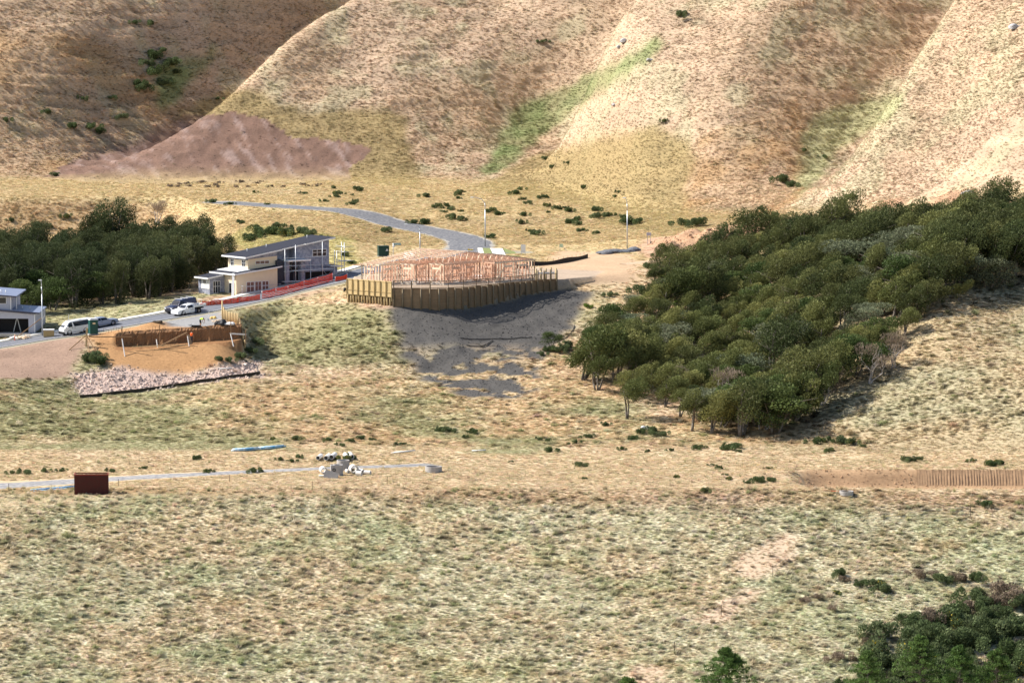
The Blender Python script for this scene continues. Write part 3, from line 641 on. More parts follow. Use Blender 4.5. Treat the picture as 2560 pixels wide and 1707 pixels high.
def ordinal(i, n):
    if n == 1: return 'only'
    if i == 0: return 'leftmost'
    if i == n-1: return 'rightmost'
    return ORD[i]+' from left' if i <= n/2 else ORD[n-1-i]+' from right'
r = random.Random(5)
# the big stand on the right: base outline given by photo pixels of the ground under it
def gp(u, v, y): p = at(u, v, y); return (p.x, p.y)
STAND = [gp(1450, 905, 506), gp(1440, 955, 497), gp(1500, 980, 489), gp(1620, 1005, 482), gp(1760, 1080, 463), gp(1960, 1075, 464), gp(2080, 1005, 475), gp(2230, 900, 486), gp(2400, 790, 495), gp(2560, 705, 511), gp(2700, 640, 515), gp(2700, 580, 540),
         gp(2560, 560, 545), gp(2350, 600, 548), gp(2150, 625, 562), gp(2000, 640, 572), gp(1880, 640, 573), gp(1760, 665, 566), gp(1640, 700, 550), gp(1600, 760, 536), gp(1560, 800, 527), gp(1470, 850, 516)]
pts = [(x, y) for x, y in poisson(STAND, 3.05, r, 7000) if proj(x, y, H(x, y))[0] < 2640]
rows = {}
for x, y in pts:
    z = H(x, y); u, v = proj(x, y, z); rows.setdefault(int((v-560)//26), []).append((u, v, x, y))
ks = sorted(rows); NTREE = 0
for ri, k in enumerate(ks):
    row = sorted(rows[k])
    for i, (u, v, x, y) in enumerate(row):
        q = r.random(); front = v > 940 and u < 1700
        if u > 2100 and 760 > v > 640 and q < .25: key = 'grey'
        elif (u > 1950 and v < 800) or (v < 700): key = 'dark' if q < .72 else 'olive' if q < .9 else 'green'
        elif front: key = 'open' if q < .6 else 'olive'
        else: key = 'olive' if q < .62 else 'dark' if q < .84 else 'green' if q < .94 else 'grey'
        wv_ = float(fbm(np.array([(x-y+470)*.7]), np.array([(x+y)*.18]), 5.0, 301, 2)[0]); sc = r.uniform(.85, 1.08)*(.42+1.1*wv_)*(.86 if u < 1650 and v < 900 else 1.05)
        tone = {'olive': 'olive green', 'dark': 'dark green', 'green': 'leafy bright green', 'grey': 'grey-green', 'open': 'bare-stemmed olive'}[key]
        rn = ('back row' if ri == 0 else 'front row' if ri == len(ks)-1 else ORD[ri]+' row')
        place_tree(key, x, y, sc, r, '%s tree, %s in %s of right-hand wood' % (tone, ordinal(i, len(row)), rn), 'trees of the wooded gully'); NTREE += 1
# the grove behind the cars on the left
GROVE = [gp(-160, 800, 530), gp(60, 792, 532), gp(200, 778, 537), (-53, 540), (-49.5, 549), (-49, 562), (-50, 585), (-56, 600), (-100, 600), (-100, 530)]
pts = poisson(GROVE, 3.6, r, 4000); rows = {}
for x, y in pts:
    u, v = proj(x, y, H(x, y)); rows.setdefault(int((y-528)//7), []).append((u, v, x, y))
for ri, k in enumerate(sorted(rows)):
    row = sorted(rows[k])
    for i, (u, v, x, y) in enumerate(row):
        low = ri < 2 and r.random() < .45; key = 'green' if low else 'tall'
        place_tree(key, x, y, r.uniform(.62, .88) if not low else r.uniform(.85, 1.15), r, '%s, %s in %s row of grove behind van' % ('low leafy tree' if low else 'tall dark tree', ordinal(i, len(row)), ORD[min(ri, 19)]), 'trees of the left grove', 'grove_tree'); NTREE += 1
for u, v, y, sc, lb in ((565, 690, 572, .62, 'dark bushy tree behind the cream house'), (285, 640, 600, 1.2, 'tallest dark tree standing above the left grove'), (240, 640, 602, 1.05, 'tall dark tree beside the tallest one in the left grove'), (535, 700, 570, .55, 'small dark tree left of the cream house roof')):
    p = at(u, v, y); place_tree('tall', p.x, p.y, sc, r, lb, None, 'grove_tree'); NTREE += 1
def single(key, u, v, sc, label, y0=440, nm='kanuka_tree'):
    p = G(u, v, y0); return place_tree(key, p.x, p.y, sc, r, label, None, nm)
single('open', 1571, 1048, .85, 'lone tree with leaning bare trunk in the pale grass before the gully')
single('green', 1378, 868, .45, 'bushy shrub-like tree with bright tuft at the edge of the grey clay')
# dead and bare trees
def dead_tree(u, v, h, lean, label, y0=440, twig=True):
    p = G(u, v, y0); rr = random.Random(int(u*7+v)); e = empty('dead_tree', p, 0, label, 'tree', 'bare grey trees'); mb = MB(); tw = MB()
    for k in range(3): branches(mb, (rr.gauss(0, .12), rr.gauss(0, .12), -.3), (lean+rr.gauss(0, .3), rr.gauss(0, .3), 1), h*rr.uniform(.5, .65), .05+.018*h, 3, rr)
    mb.build('trunk', m_dead, e, True)
    if twig:
        lum = [((lean*h*.6+rr.gauss(0, h*.2), rr.gauss(0, h*.2), h*rr.uniform(.55, 1.0)), (h*.2, h*.2, h*.14), rr.uniform(.7, 1.2)) for _ in range(9)]
        me_ = leaf_mesh('twigs', lum, 900, .07, int(u), .9, 7); me_.materials.append(L_BROWN); o = bpy.data.objects.new('twigs', me_); COL.objects.link(o); o.parent = e
    return e
for a in ((392, 560, 4.6, .15, 'bare grey tree above the left grove', 600), (1800, 1020, 5.0, .35, 'dead pale-stemmed tree among olive crowns near the gully mouth', 455), (1850, 1085, 5.2, .5, 'grey twiggy tree leaning right at the foot of the gully'), (1905, 1075, 4.8, .4, 'grey twiggy tree beside the leaning one at gully foot'),
          (2170, 960, 5.2, .3, 'bleached bare tree on the lower right edge of the stand'), (2230, 920, 4.6, .2, 'dry grey-brown tree on the right edge of the stand'), (2050, 1015, 4.6, .6, 'fallen-looking bare tree at the shaded stand edge'), (1695, 985, 3.6, .1, 'standing dead trunk with broken top before the dark trees'),
          (1685, 655, 3.0, .1, 'thin bare sapling beside the dirt drive'), (1480, 640, 0.6, .1, None)):
    if a[4]: dead_tree(*a[:4], a[4], a[5] if len(a) > 5 else 440)
# shrubs
SHR = {}
for i in range(6):
    rr = random.Random(200+i); lum = [((rr.gauss(0, .42), rr.gauss(0, .38), rr.uniform(.15, .62)), (rr.uniform(.22, .4), rr.uniform(.22, .4), rr.uniform(.24, .44)), rr.uniform(.7, 1.25)) for _ in range(8)]
    g_ = leaf_mesh('gorse', lum, 2200, .055, 300+i, .7, 3.2); g_.materials.append(L_GORSE)
    lum2 = [(c, (a*1.08, b*1.08, z_*1.08), 1) for c, (a, b, z_), _ in rr.sample(lum, 4)]; f_ = leaf_mesh('gorse_flowers', lum2, 160, .07, 400+i, .3, 1.0); f_.materials.append(m_flower)
    l_ = leaf_mesh('broom', lum, 1800, .055, 500+i, 1.0, 3.5); l_.materials.append(L_LIME)
    b_ = leaf_mesh('bracken', lum, 1800, .055, 600+i, .6, 2.6); b_.materials.append(L_BROWN); SHR[i] = (g_, f_, l_, b_)
SHRUBS = []
def shrub(u, v, sc, kind=0, y0=400, where='', flowers=None, y1=1000):
    p = G(u, v, y0, y1); i = r.randrange(6); nm = ('gorse_bush', 'gorse_bush', 'broom_bush', 'bracken_bush')[kind]
    o = bpy.data.objects.new(nm, SHR[i][kind]); COL.objects.link(o); o.location = (p.x, p.y, p.z-.05); o.rotation_euler = (0, 0, r.uniform(0, 6.28)); o.scale = (sc*r.uniform(.9, 1.35), sc*r.uniform(.9, 1.2), sc*r.uniform(.75, 1.0))
    fl = (r.random() < .22) if flowers is None else flowers
    if kind == 0 and fl:
        f_ = bpy.data.objects.new('flowers', SHR[i][1]); COL.objects.link(f_); f_.parent = o
    SHRUBS.append((o, u, v, where, kind, fl and kind == 0, sc)); return o
TB = 'on the lower terrace'; SH = 'on the upper shelf below the hills'
for u, v, s in ((640,1182,1.0),(860,1150,1.2),(1010,990,0),(520,1182,.8),(490,1150,.7),(750,1145,.7),(730,1155,.6),(110,1180,.7),(60,1185,.9),(30,1185,.7),(150,1178,.6),(360,1172,.5),(275,1180,.6),(700,1152,.6),
                (1455,1168,.9),(1463,1198,.5),(1780,1165,.6),(1800,1172,.6),(1870,1210,.6),(1900,1208,1.1),(1920,1204,.9),(1813,1188,.4),(1920,1172,.4),(2275,1155,1.0),(2300,1150,.8),(2425,1155,.6),(2480,1165,1.2),(2500,1160,1.0),(1764,1230,.7),(2465,1265,1.2),
                (1820,1125,1.2),(1840,1118,.8),(1745,1122,.9),(2040,1110,1.0),(2060,1105,1.0),(2100,1108,1.2),(2130,1110,1.1),(2075,1130,.9),(1850,1130,.5),(2160,1118,.6),(1600,1085,1.0),(1630,1085,1.2),(1655,1090,1.0),(1580,1100,.8),(1555,1125,.6),(1620,1130,.5),(1680,1128,.6),(1470,1095,.9),(1440,1108,.7),(1375,1130,.9),(1420,1112,.5),(1370,1105,.7),(1345,1100,.6),(1515,1065,.9),(1100,1078,.9),(1120,1080,.9),(1180,1085,.8),(1160,1095,.6),(880,1105,.8),(905,1098,.8),(930,1102,.6),(850,1115,.7),(990,1112,.5),(1280,1155,.4),(740,1100,.9),(820,1102,.8),(680,1100,.6)):
    if s: shrub(u, v, s, 0, 415, TB)
for u, v in ((1010,1112),(1180,1078),(1690,1195),(1635,1080),(2490,1163),(1820,1200)): shrub(u, v, .6, 0, 415, TB, True)
for k in range(46):
    u = r.choice((r.uniform(1000, 1450), r.uniform(1050, 1600), r.uniform(560, 900))); v = r.uniform(478, 588) if u > 950 else r.uniform(470, 520)
    if u < 1270 and v > 545: continue
    shrub(u, v, r.uniform(.55, 1.25), 0, 585, SH)
for u, v, s in ((1035,560,1.1),(1065,560,1.2),(1130,548,1.3),(1150,552,1.1),(1090,520,1.2),(1490,528,1.3),(1502,545,1.5),(1570,560,1.6),(1560,545,1.1),(1425,560,1.3),(1440,552,1.2),(1305,560,1.2),(1310,540,1.1),(960,580,1.4),(530,507,1.3),(575,512,.8),(1225,595,1.1),(880,512,.9)):
    shrub(u, v, s, 0, 585, SH)
for u, v, s in ((620,602,1.6),(650,590,1.8),(680,588,2.0),(720,590,2.0),(745,585,1.8),(770,590,1.6),(690,572,1.5),(640,575,1.2),(800,600,1.2),(860,640,1.1),(600,560,1.0),(880,660,.9)): shrub(u, v, s, 0, 566, 'on the bank behind the cream house')
for u, v, s in ((1640,690,1.6),(1620,672,1.2),(1665,672,1.5),(1690,690,1.6),(1770,650,1.2),(1860,620,1.4),(1900,605,1.4),(1730,660,1.3),(1650,640,.9)): shrub(u, v, s, 2 if u in (1640, 1730) else 0, 540, 'beside the dirt drive right of the pad')
for u, v, s in ((1660,770,1.5),(1680,790,1.6),(1640,800,1.3),(1370,878,1.1),(1400,880,1.2),(1355,888,.8),(1420,870,1.2),(1600,735,1.8),(1560,860,1.2),(1520,740,.9),(1470,770,.8)): shrub(u, v, s, 2 if v in (770, 790) else 0, 480, 'on the rough slope between the grey clay and the gully', False)
for u, v, s in ((225,905,1.6),(255,910,1.5),(240,895,1.3),(570,905,1.0),(600,895,1.3),(620,880,1.2),(550,900,.8),(640,860,1.4)): shrub(u, v, s, 0, 470, 'on the dirt batter below the excavation', False)
for u, v, s in ((245,580,1.0),(120,570,1.2),(165,545,1.1),(30,555,.9),(300,540,.9)): shrub(u, v, s, 0, 590, 'on the brown bank above the grove')
for u, v, s in ((400,130,1.6),(370,165,1.8),(345,215,1.8),(430,160,2.0),(440,185,1.4),(335,60,1.3),(375,65,1.3),(545,250,.9),(120,285,1.4),(280,250,1.2),(205,255,1.3),(15,305,1.2),(225,325,1.8),(250,335,1.6),(180,320,1.6),(140,440,1.2),(310,300,1.6),(1705,42,1.5),(1355,108,1.1),(1660,305,1.0),(1420,410,.8),(1380,420,.8),(1365,400,1.0),(1460,470,.9),(1960,455,1.8),(1975,468,1.4),(1930,560,1.5),(1720,565,1.8),(1750,565,1.8),(2010,380,.8),(2060,395,.9),(1300,475,.9),(1310,500,.8),(2100,545,1.4),(2130,548,1.2)): shrub(u, v, s, 0, 610, 'on the hillside', None if u > 1000 else False)
for k in range(26): shrub(r.uniform(420, 800), r.uniform(455, 474), r.uniform(.5, .8), 3, 690, 'at the foot of the pink cut')
for u, v, s in ((400,190,3.0),(385,150,2.6),(430,170,2.4),(350,225,2.4),(410,215,2.2)): shrub(u, v, s, 0, 640, 'in the left gully', False)
# bottom right thicket: gorse and broad-leaved scrub, with conifer tops rising into the frame
for k in range(130):
    u = r.uniform(2080, 2620); v = r.uniform(1470, 1760)
    if v < 1650-(u-2080)*.45: continue
    kd = 3 if r.random() < .14 else 0
    shrub(u, v, r.uniform(1.5, 2.7), kd, 330, 'in the thicket at the lower right corner', r.random() < .12)
for u, v, s, k_ in ((2150,1465,1.0,0),(2190,1470,1.2,0),(2215,1480,1.1,0),(2090,1485,.7,0),(2050,1500,1.0,3),(2010,1505,.9,3),(2080,1525,.9,3),(1975,1405,.5,3),(2100,1440,1.0,0),(2110,1455,.9,3),(2360,1460,1.4,0),(2300,1445,1.3,3),(2400,1450,1.3,3),(2440,1450,1.2,0),(2200,1580,1.3,3)): shrub(u, v, s, k_, 340, 'on the near slope above the thicket', u in (2190, 2090))

# ------------------------------------------------------------------ shrub labels
LM = [('the concrete pipes', 850, 1165), ('the red steel bin', 230, 1200), ('the large concrete ring', 1060, 1172), ('the dirt cut bank', 2250, 1195), ('the gully mouth', 1820, 1090), ('the middle street lamp', 1213, 560), ('the right street lamp', 1567, 560), ('the gravel road bend', 1000, 560), ('the transformer box', 958, 630), ('the pink cut face', 500, 380),
      ('the green gully', 1420, 240), ('the left dark gully', 380, 200), ('the ochre cut slope', 1500, 430), ('the cream house roof', 680, 610), ('the grey clay', 1350, 820), ('the spoil heap', 2370, 480), ('the blue pipe bundle', 640, 1125), ('the right edge', 2530, 1300), ('the lower right corner', 2540, 1680), ('the wire fence', 1900, 1400), ('the excavation', 420, 880), ('the left edge', 0, 1170), ('the hill foot', 900, 470), ('the lone tree', 1570, 1040)]
by = {}
for o, u, v, where, kd, fl, sc in SHRUBS:
    nm, lu, lv = min(LM, key=lambda q: (q[1]-u)**2+(2*(q[2]-v))**2)
    big = 'small' if sc < .75 else 'large' if sc > 1.45 else 'medium'
    base = '%s %s bush' % (big, ('dark green gorse', '', 'bright green broom', 'dry brown bracken')[kd])
    if fl: base = '%s yellow-flowering gorse bush' % big
    by.setdefault((base, nm), []).append((u, v, o, where, kd))
for (base, nm), L in by.items():
    L.sort(key=lambda q: q[0])
    for i, (u, v, o, where, kd) in enumerate(L):
        lab = '%s near %s' % (base, nm) if len(L) == 1 else '%s, %s of those near %s' % (base, ordinal(i, len(L)), nm)
        tag(o, lab, 'bush', {0: 'gorse bushes', 2: 'broom bushes', 3: 'bracken bushes'}[kd])

# ------------------------------------------------------------------ building materials
m_pine = mat('treated_pine', (.60, .44, .22), .8, .18, 4, .1, stretch=(1, 1, .3), rnd=.1); m_fpile = mat('shaded_pile', (.20, .155, .10), .85, .2, 5, .2, stretch=(1, 1, .2), rnd=.15); m_pile = mat('old_pine_pile', (.50, .38, .20), .85, .2, 5, .2, stretch=(1, 1, .2), rnd=.15)  # front piles use a darker copy with the wall's shade painted in
m_lag = mat('lagging_boards', (.25, .17, .10), .85, .2, 3, .2, stretch=(.3, .3, 2), rnd=.12); m_stud = mat('pink_framing_timber', (.70, .40, .27), .75, .2, 4, .1, c2=(.78, .52, .37)); m_stud2 = mat('pale_sunlit_timber', (.86, .68, .50), .75, .12, 4)  # pale timber copy paints sunlight on frame walls, trusses, battens; also pale offcuts
m_cream = mat('cream_weatherboard', (.80, .66, .46), .6, .04, 1.2, 0); m_wrap = mat('silver_building_wrap', (.24, .26, .34), .6, .22, 2.2, .2, c2=(.36, .37, .43)); m_dwrap = mat('dark_building_wrap', (.05, .055, .07), .7, .3, 2)
m_roof = mat('charcoal_roofing', (.035, .037, .05), .85, .1, 2, spec=.12); m_white = mat('white_paint', (.80, .79, .77), .5, .04, 2); m_glass = mat('dark_glass', (.018, .02, .028), .12, .05, 1, spec=.35)
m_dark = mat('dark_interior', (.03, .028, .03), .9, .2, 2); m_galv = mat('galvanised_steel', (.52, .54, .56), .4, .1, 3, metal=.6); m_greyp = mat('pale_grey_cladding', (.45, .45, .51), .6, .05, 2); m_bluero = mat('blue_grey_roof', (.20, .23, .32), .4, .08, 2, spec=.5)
m_orange = mat('orange_mesh', (.85, .13, .05), .6, .15, 4, trans=.3); m_black = mat('black_plastic', (.02, .02, .022), .6, .2, 4); m_rubber = mat('tyre_rubber', (.018, .018, .018), .8, .1, 5); m_rim = mat('alloy_rim', (.22, .22, .24), .35, .1, 5, metal=.7)
m_rust = mat('red_steel_plate', (.085, .017, .013), .75, .25, 1.5, .1, c2=(.06, .016, .012)); m_concg = mat('grey_precast', (.38, .36, .345), .85, .15, 2.5, .15); m_concw = mat('white_precast', (.74, .71, .66), .8, .1, 2.5, .1); m_bpipe = mat('blue_pipe', (.22, .52, .80), .4, .12, 2, c2=(.65, .78, .86))
m_tboard = mat('rough_sawn_timber', (.36, .22, .12), .85, .2, 4, .1, rnd=.1)

# ------------------------------------------------------------------ timber retaining wall with balustrade
C0 = WALL[2]
def wall_line(pts, step):
    P = [Vector((p.x, p.y, 0)) for p in pts]; out = []; L = 0; tot = sum((b-a).length for a, b in zip(P[:-1], P[1:])); n = round(tot/step); i = 0; acc = 0
    for k in range(n+1):
        s_ = tot*k/n; i = 0; acc = 0
        while i < len(P)-2 and acc+(P[i+1]-P[i]).length < s_: acc += (P[i+1]-P[i]).length; i += 1
        d = (P[i+1]-P[i]); out.append((P[i]+d.normalized()*(s_-acc), d.normalized()))
    return out
FRONT = wall_line(WALL[2:], 1.32); LEFT = wall_line(WALL[:3], 1.12)
rw = empty('retaining_wall', (C0.x, C0.y, H(C0.x, C0.y-.6)), 0, 'tall timber pole retaining wall holding up the house platform', 'retaining wall')
def loc(p): return p-Vector((C0.x, C0.y, 0))-Vector((0, 0, rw.location.z))
def gz(p, d=.7): return H(p.x, p.y-d)
for seg, side in ((FRONT, 0), (LEFT, 1)):
    n = len(seg)
    for k, (p, d) in enumerate(seg):
        if side and k == n-1: continue
        nrm = Vector((d.y, -d.x, 0)); q = p+nrm*.18; g = gz(q)-.4; zt = PLAT+(.12 if not side else -.1)
        tall = side == 0 and k >= n-4
        if tall: zt = PLAT+1.55+.12*(k % 2)
        mb = MB().tube(loc(Vector((q.x, q.y, g))), loc(Vector((q.x, q.y, zt))), .135, .12, 8); mb.build('pile', m_pile if side else m_fpile, rw, True)
        if side and k < n-1:                                  # intermediate pile
            q2 = p+d*.56+nrm*.18; MB().tube(loc(Vector((q2.x, q2.y, gz(q2)-.4))), loc(Vector((q2.x, q2.y, PLAT-.9))), .12, .11, 8).build('pile', m_pile, rw, True)
        if k < n-1:
            p2 = seg[k+1][0]; mb = MB(); z = min(gz(p), gz(p2))-.3; i = 0
            while z < PLAT+.05:
                a = Vector((p.x, p.y, z+.1)); b = Vector((p2.x, p2.y, z+.1)); mb.beam(loc(a+nrm*(.006*(i % 2))), loc(b+nrm*(.006*(i % 2))), .05, .188); z += .2; i += 1
            mb.build('lagging_panel', m_lag, rw)
for k in range(5):                                            # free-standing end piles with a white rail
    p = WALL[-1].lerp(WALL[-2], k*.22)+Vector((-.15*k, 1.6+.2*k, 0)); MB().tube(loc(Vector((p.x, p.y, PLAT-1))), loc(Vector((p.x, p.y, PLAT+1.7+.15*(k % 2)))), .14, .13, 8).build('pile', m_pile, rw, True)
pa = WALL[-1].lerp(WALL[-2], 0.05)+Vector((-.1, 1.4, 0)); pb = WALL[-1].lerp(WALL[-2], .8)+Vector((-.5, 2.1, 0))
MB().beam(loc(Vector((pa.x, pa.y, PLAT+1.05))), loc(Vector((pb.x, pb.y, PLAT+1.05))), .06, .2).build('rail', m_white, rw)
pf = empty('picket_fence', (C0.x, C0.y, PLAT), 0, 'slim timber picket balustrade along the top of the shaded retaining wall', 'fence')
def lf(p): return p-Vector((C0.x, C0.y, PLAT))
for k in range(len(FRONT)-1):
    (p, d), (p2, _) = FRONT[k], FRONT[k+1]; nrm = Vector((d.y, -d.x, 0)); o_ = nrm*.06; zt = PLAT+1.25-.22*k/len(FRONT)
    if k % 2 == 0: MB().beam(lf(Vector((p.x, p.y, PLAT-1.2))+nrm*.36), lf(Vector((p.x, p.y, zt+.05))+nrm*.36), .12, .12).build('post', m_lag, pf)
    o_ = nrm*.30; MB().beam(lf(Vector((p.x, p.y, zt))+o_), lf(Vector((p2.x, p2.y, zt-.01))+o_), .07, .09).build('rail', m_lag, pf)
    MB().beam(lf(Vector((p.x, p.y, PLAT+.22))+o_), lf(Vector((p2.x, p2.y, PLAT+.22))+o_), .05, .09).build('rail', m_lag, pf)
    mb = MB(); n = 8
    for i in range(n):
        q = p.lerp(p2, (i+.5)/n)+o_*1.16; mb.beam(lf(Vector((q.x, q.y, PLAT+.12))), lf(Vector((q.x, q.y, zt))), .035, .035)
    mb.build('picket_panel', m_lag, pf)
sf = empty('slat_fence', (WALL[1].x, WALL[1].y, PLAT), 0, 'sunlit yellow timber slat fence on the left return of the retaining wall', 'fence')
def ls(p): return p-Vector((WALL[1].x, WALL[1].y, PLAT))
for k in range(len(LEFT)):
    p, d = LEFT[k]; nrm = Vector((d.y, -d.x, 0)); o_ = nrm*.40
    MB().beam(ls(Vector((p.x, p.y, PLAT-1.75))+nrm*.50), ls(Vector((p.x, p.y, PLAT+1.12))+nrm*.50), .13, .13).build('post', m_pine, sf)
    if k == len(LEFT)-1: break
    p2 = LEFT[k+1][0]; n = 9
    for i in range(n):
        q = p.lerp(p2, (i+.5)/n)+o_; w_ = (p2-p).length/n-.014; dd = d*w_/2
        mb = MB(); a = Vector((q.x, q.y, 0)); mb.hexa([ls(v_) for v_ in ([a-dd+Vector((0, 0, PLAT-.62)), a+dd+Vector((0, 0, PLAT-.62)), a+dd-nrm*.02+Vector((0, 0, PLAT-.62)), a-dd-nrm*.02+Vector((0, 0, PLAT-.62)), a-dd+Vector((0, 0, PLAT+1.0)), a+dd+Vector((0, 0, PLAT+1.0)), a+dd-nrm*.02+Vector((0, 0, PLAT+1.0)), a-dd-nrm*.02+Vector((0, 0, PLAT+1.0))])]); mb.build('slat', m_pine, sf)
    for z0, hh in ((PLAT+1.08, .16), (PLAT-.42, .06)): MB().beam(ls(Vector((p.x, p.y, z0))+o_*1.04), ls(Vector((p2.x, p2.y, z0))+o_*1.04), .06, hh).build('rail', m_pine, sf)
    for j in range(2): MB().beam(ls(Vector((p.x, p.y, PLAT-.78-.24*j))+o_*.98), ls(Vector((p2.x, p2.y, PLAT-.78-.24*j))+o_*.98), .05, .22).build('board', m_pine, sf)

# ------------------------------------------------------------------ the house still in framing
p0 = at(905, 711, 531.0); fh = empty('framed_house', (p0.x, p0.y, PLAT), math.atan2(.75, .66), 'house in bare pink timber framing with open roof trusses on the platform', 'house')
PL = [(0, 0), (0, -3.5), (4.45, -3.5), (4.45, -6.8), (7.12, -6.8), (7.12, -9.9), (14.97, -9.9), (14.97, -13.0), (23.9, -13.0), (23.9, 0)]
WH = 2.85; AP, RISE = 12.2, 1.6
MB().add([(a, b, .18) for a, b in PL]+[(a, b, -.3) for a, b in PL], [tuple(range(10))]+[(i, i+10, (i+1) % 10+10, (i+1) % 10) for i in range(10)]).build('floor_slab', m_conc, fh)
me_stud = MB().box((0, 0, 0), (.12, .12, WH-.18)).build('stud', m_stud); sd_mesh = me_stud.data; bpy.data.objects.remove(me_stud)
me2 = MB().box((0, 0, 0), (.12, .12, WH-.18)).build('stud', m_stud2); sd2 = me2.data; bpy.data.objects.remove(me2)
rr = random.Random(9)
def frame_wall(a, b, outer, openings=()):
    A = Vector((*a, .18)); B = Vector((*b, .18)); ln = (B-A).length; d = (B-A).normalized(); mb = MB(); M_ = m_stud2 if outer and rr.random() < .5 else m_stud
    for z in (.04, WH-.12, WH-.03): mb.beam(A+Vector((0, 0, z)), B+Vector((0, 0, z)), .09, .085)
    if outer:
        mb.beam(A+Vector((0, 0, 1.3)), B+Vector((0, 0, 1.3)), .07, .06)
        for o0, o1, zl, zh in openings:
            mb.beam(A+d*o0+Vector((0, 0, zh)), A+d*o1+Vector((0, 0, zh)), .1, .28)
            if zl > .1: mb.beam(A+d*o0+Vector((0, 0, zl)), A+d*o1+Vector((0, 0, zl)), .1, .09)
        if ln > 3: mb.beam(A+d*.3+Vector((0, 0, .1)), A+d*min(ln-.3, 2.6)+Vector((0, 0, WH-.15)), .03, .16)
    w_ = mb.build('wall_frame', M_, fh); n = max(2, round(ln/.6))
    if outer:
        for k in range(n+1):
            t = ln*k/n
            if any(o0+.1 < t < o1-.1 for o0, o1, _, _ in openings): continue
            p = A+d*t; o = bpy.data.objects.new('stud', sd2 if M_ is m_stud2 else sd_mesh); COL.objects.link(o); o.parent = w_; o.location = (p.x, p.y, p.z+WH/2)
    else:
        for k in range(n+1):
            p = A+d*ln*k/n; mb = MB().box((p.x, p.y, p.z+WH/2), (.12, .12, WH-.18)); o = bpy.data.objects.new('stud', sd_mesh); COL.objects.link(o); o.parent = w_; o.location = (p.x, p.y, p.z+WH/2)
for i in range(len(PL)):
    a, b = PL[i], PL[(i+1) % len(PL)]; ln = math.hypot(a[0]-b[0], a[1]-b[1])
    op = [(ln*.25, ln*.25+min(1.6, ln*.5), .9 if i % 2 else 0, 2.15)] + ([(ln*.62, ln*.62+1.8, .6, 2.15)] if ln > 7 else [])
    frame_wall(a, b, True, op)
for a, b in (((4.45, -3.5), (4.45, 0)), ((9, -9.9), (9, 0)), ((14.97, -9.9), (14.97, 0)), ((19.5, -13), (19.5, 0)), ((0, -1.8), (12, -1.8)), ((7.12, -5.2), (23.9, -5.2)), ((12, -9.9), (12, -1.8)), ((17, -13), (17, -5.2)), ((9, -8), (19.5, -8)), ((15, -10.5), (23.9, -10.5)), ((22, -13), (22, -5))): frame_wall(a, b, False)
def a0(b): return 0 if b >= -3.51 else 4.45 if b >= -6.81 else 7.12 if b >= -9.91 else 14.97
def rz_(a): return WH+.2+RISE*(1-abs(a-AP)/(AP if a < AP else 23.9-AP))
b = -13.0
while b < .05:
    s_ = a0(b); mb = MB(); z0 = WH+.2; e0 = s_-.5; e1 = 24.4
    mb.beam((s_, b, z0), (23.9, b, z0), .045, .1)
    if s_ < AP: mb.beam((e0, b, rz_(e0)), (AP, b, rz_(AP)), .07, .16); mb.beam((AP, b, rz_(AP)), (e1, b, rz_(e1)), .07, .16)
    else: mb.beam((e0, b, rz_(e0)), (e1, b, rz_(e1)), .045, .12)
    if s_ > .1: mb.beam((s_, b, z0), (s_, b, rz_(s_)), .045, .1)
    front = abs(b+3.5) < .1 or abs(b+6.8) < .3 or abs(b+9.9) < .3 or b < -12.8
    k = s_; stp = .62 if front else 1.3; i = 0
    while k < 23.6:
        mb.beam((k, b, z0), (min(k+(0 if front else .6*(1 if i % 2 else -1)), 23.9), b, rz_(k)), .06, .1); k += stp; i += 1
    if front:
        k = s_+.3
        while k < 23: mb.beam((k, b, z0), (k+.5, b, rz_(k+.5)), .03, .07); k += 1.9
    mb.build('roof_truss', m_stud if rr.random() < .7 else m_stud2, fh); b += 1.15
for k in range(0, 15, 1):                                            # roof battens, white end blocks paint in their sunlit ends along the rake
    a = -.3+k*.88; bs = [bb for bb in (-9.9, -6.8, -3.5, 0) if a0(bb+.02)-.5 <= a][0] if a > -.5 else 0
    MB().beam((a, bs-.45, rz_(a)+.1), (a, .3, rz_(a)+.1), .07, .05).build('batten', m_stud2, fh)
    MB().box((a, bs-.5, rz_(a)+.12), (.5, .12, .09)).build('sunlit_batten_end', m_white, fh)
print('framed house', round(time.time()-T0, 1))

# ------------------------------------------------------------------ the cream house
q0 = at(591, 744, 542.0); ch = empty('cream_house', q0, math.atan2(.6, .8), 'half-clad cream house with dark sloping roofs and scaffolded grey entry', 'house')
def prism(mb, a_0, a_1, b_0, b_1, z0, zt0, zt1): return mb.hexa([(a_0, b_0, z0), (a_1, b_0, z0), (a_1, b_1, z0), (a_0, b_1, z0), (a_0, b_0, zt0), (a_1, b_0, zt1), (a_1, b_1, zt1), (a_0, b_1, zt0)])
def wall(nm, M_, *a): return prism(MB(), *a).build(nm, M_, ch)
def roofp(a_0, a_1, b_0, b_1, z0, z1, th=.16, M_=None):
    mb = MB().hexa([(a_0, b_0, z0-th), (a_1, b_0, z1-th), (a_1, b_1, z1-th), (a_0, b_1, z0-th), (a_0, b_0, z0), (a_1, b_0, z1), (a_1, b_1, z1), (a_0, b_1, z0)]); o = mb.build('roof', M_ or m_roof, ch)
    f = MB().beam((a_0-.03, b_0-.03, z0-th*.7), (a_1, b_0-.03, z1-th*.7), .05, .2).beam((a_0-.03, b_0, z0-th*.7), (a_0-.03, b_1, z0-th*.7), .05, .24); f.build('fascia', m_white, o); return o
def up_(a): return 5.95+(a-2.3)*2.45/16.3
wall('wall', m_cream, 0, 7.4, 0, 6.5, -1.0, 3.45, 4.25)
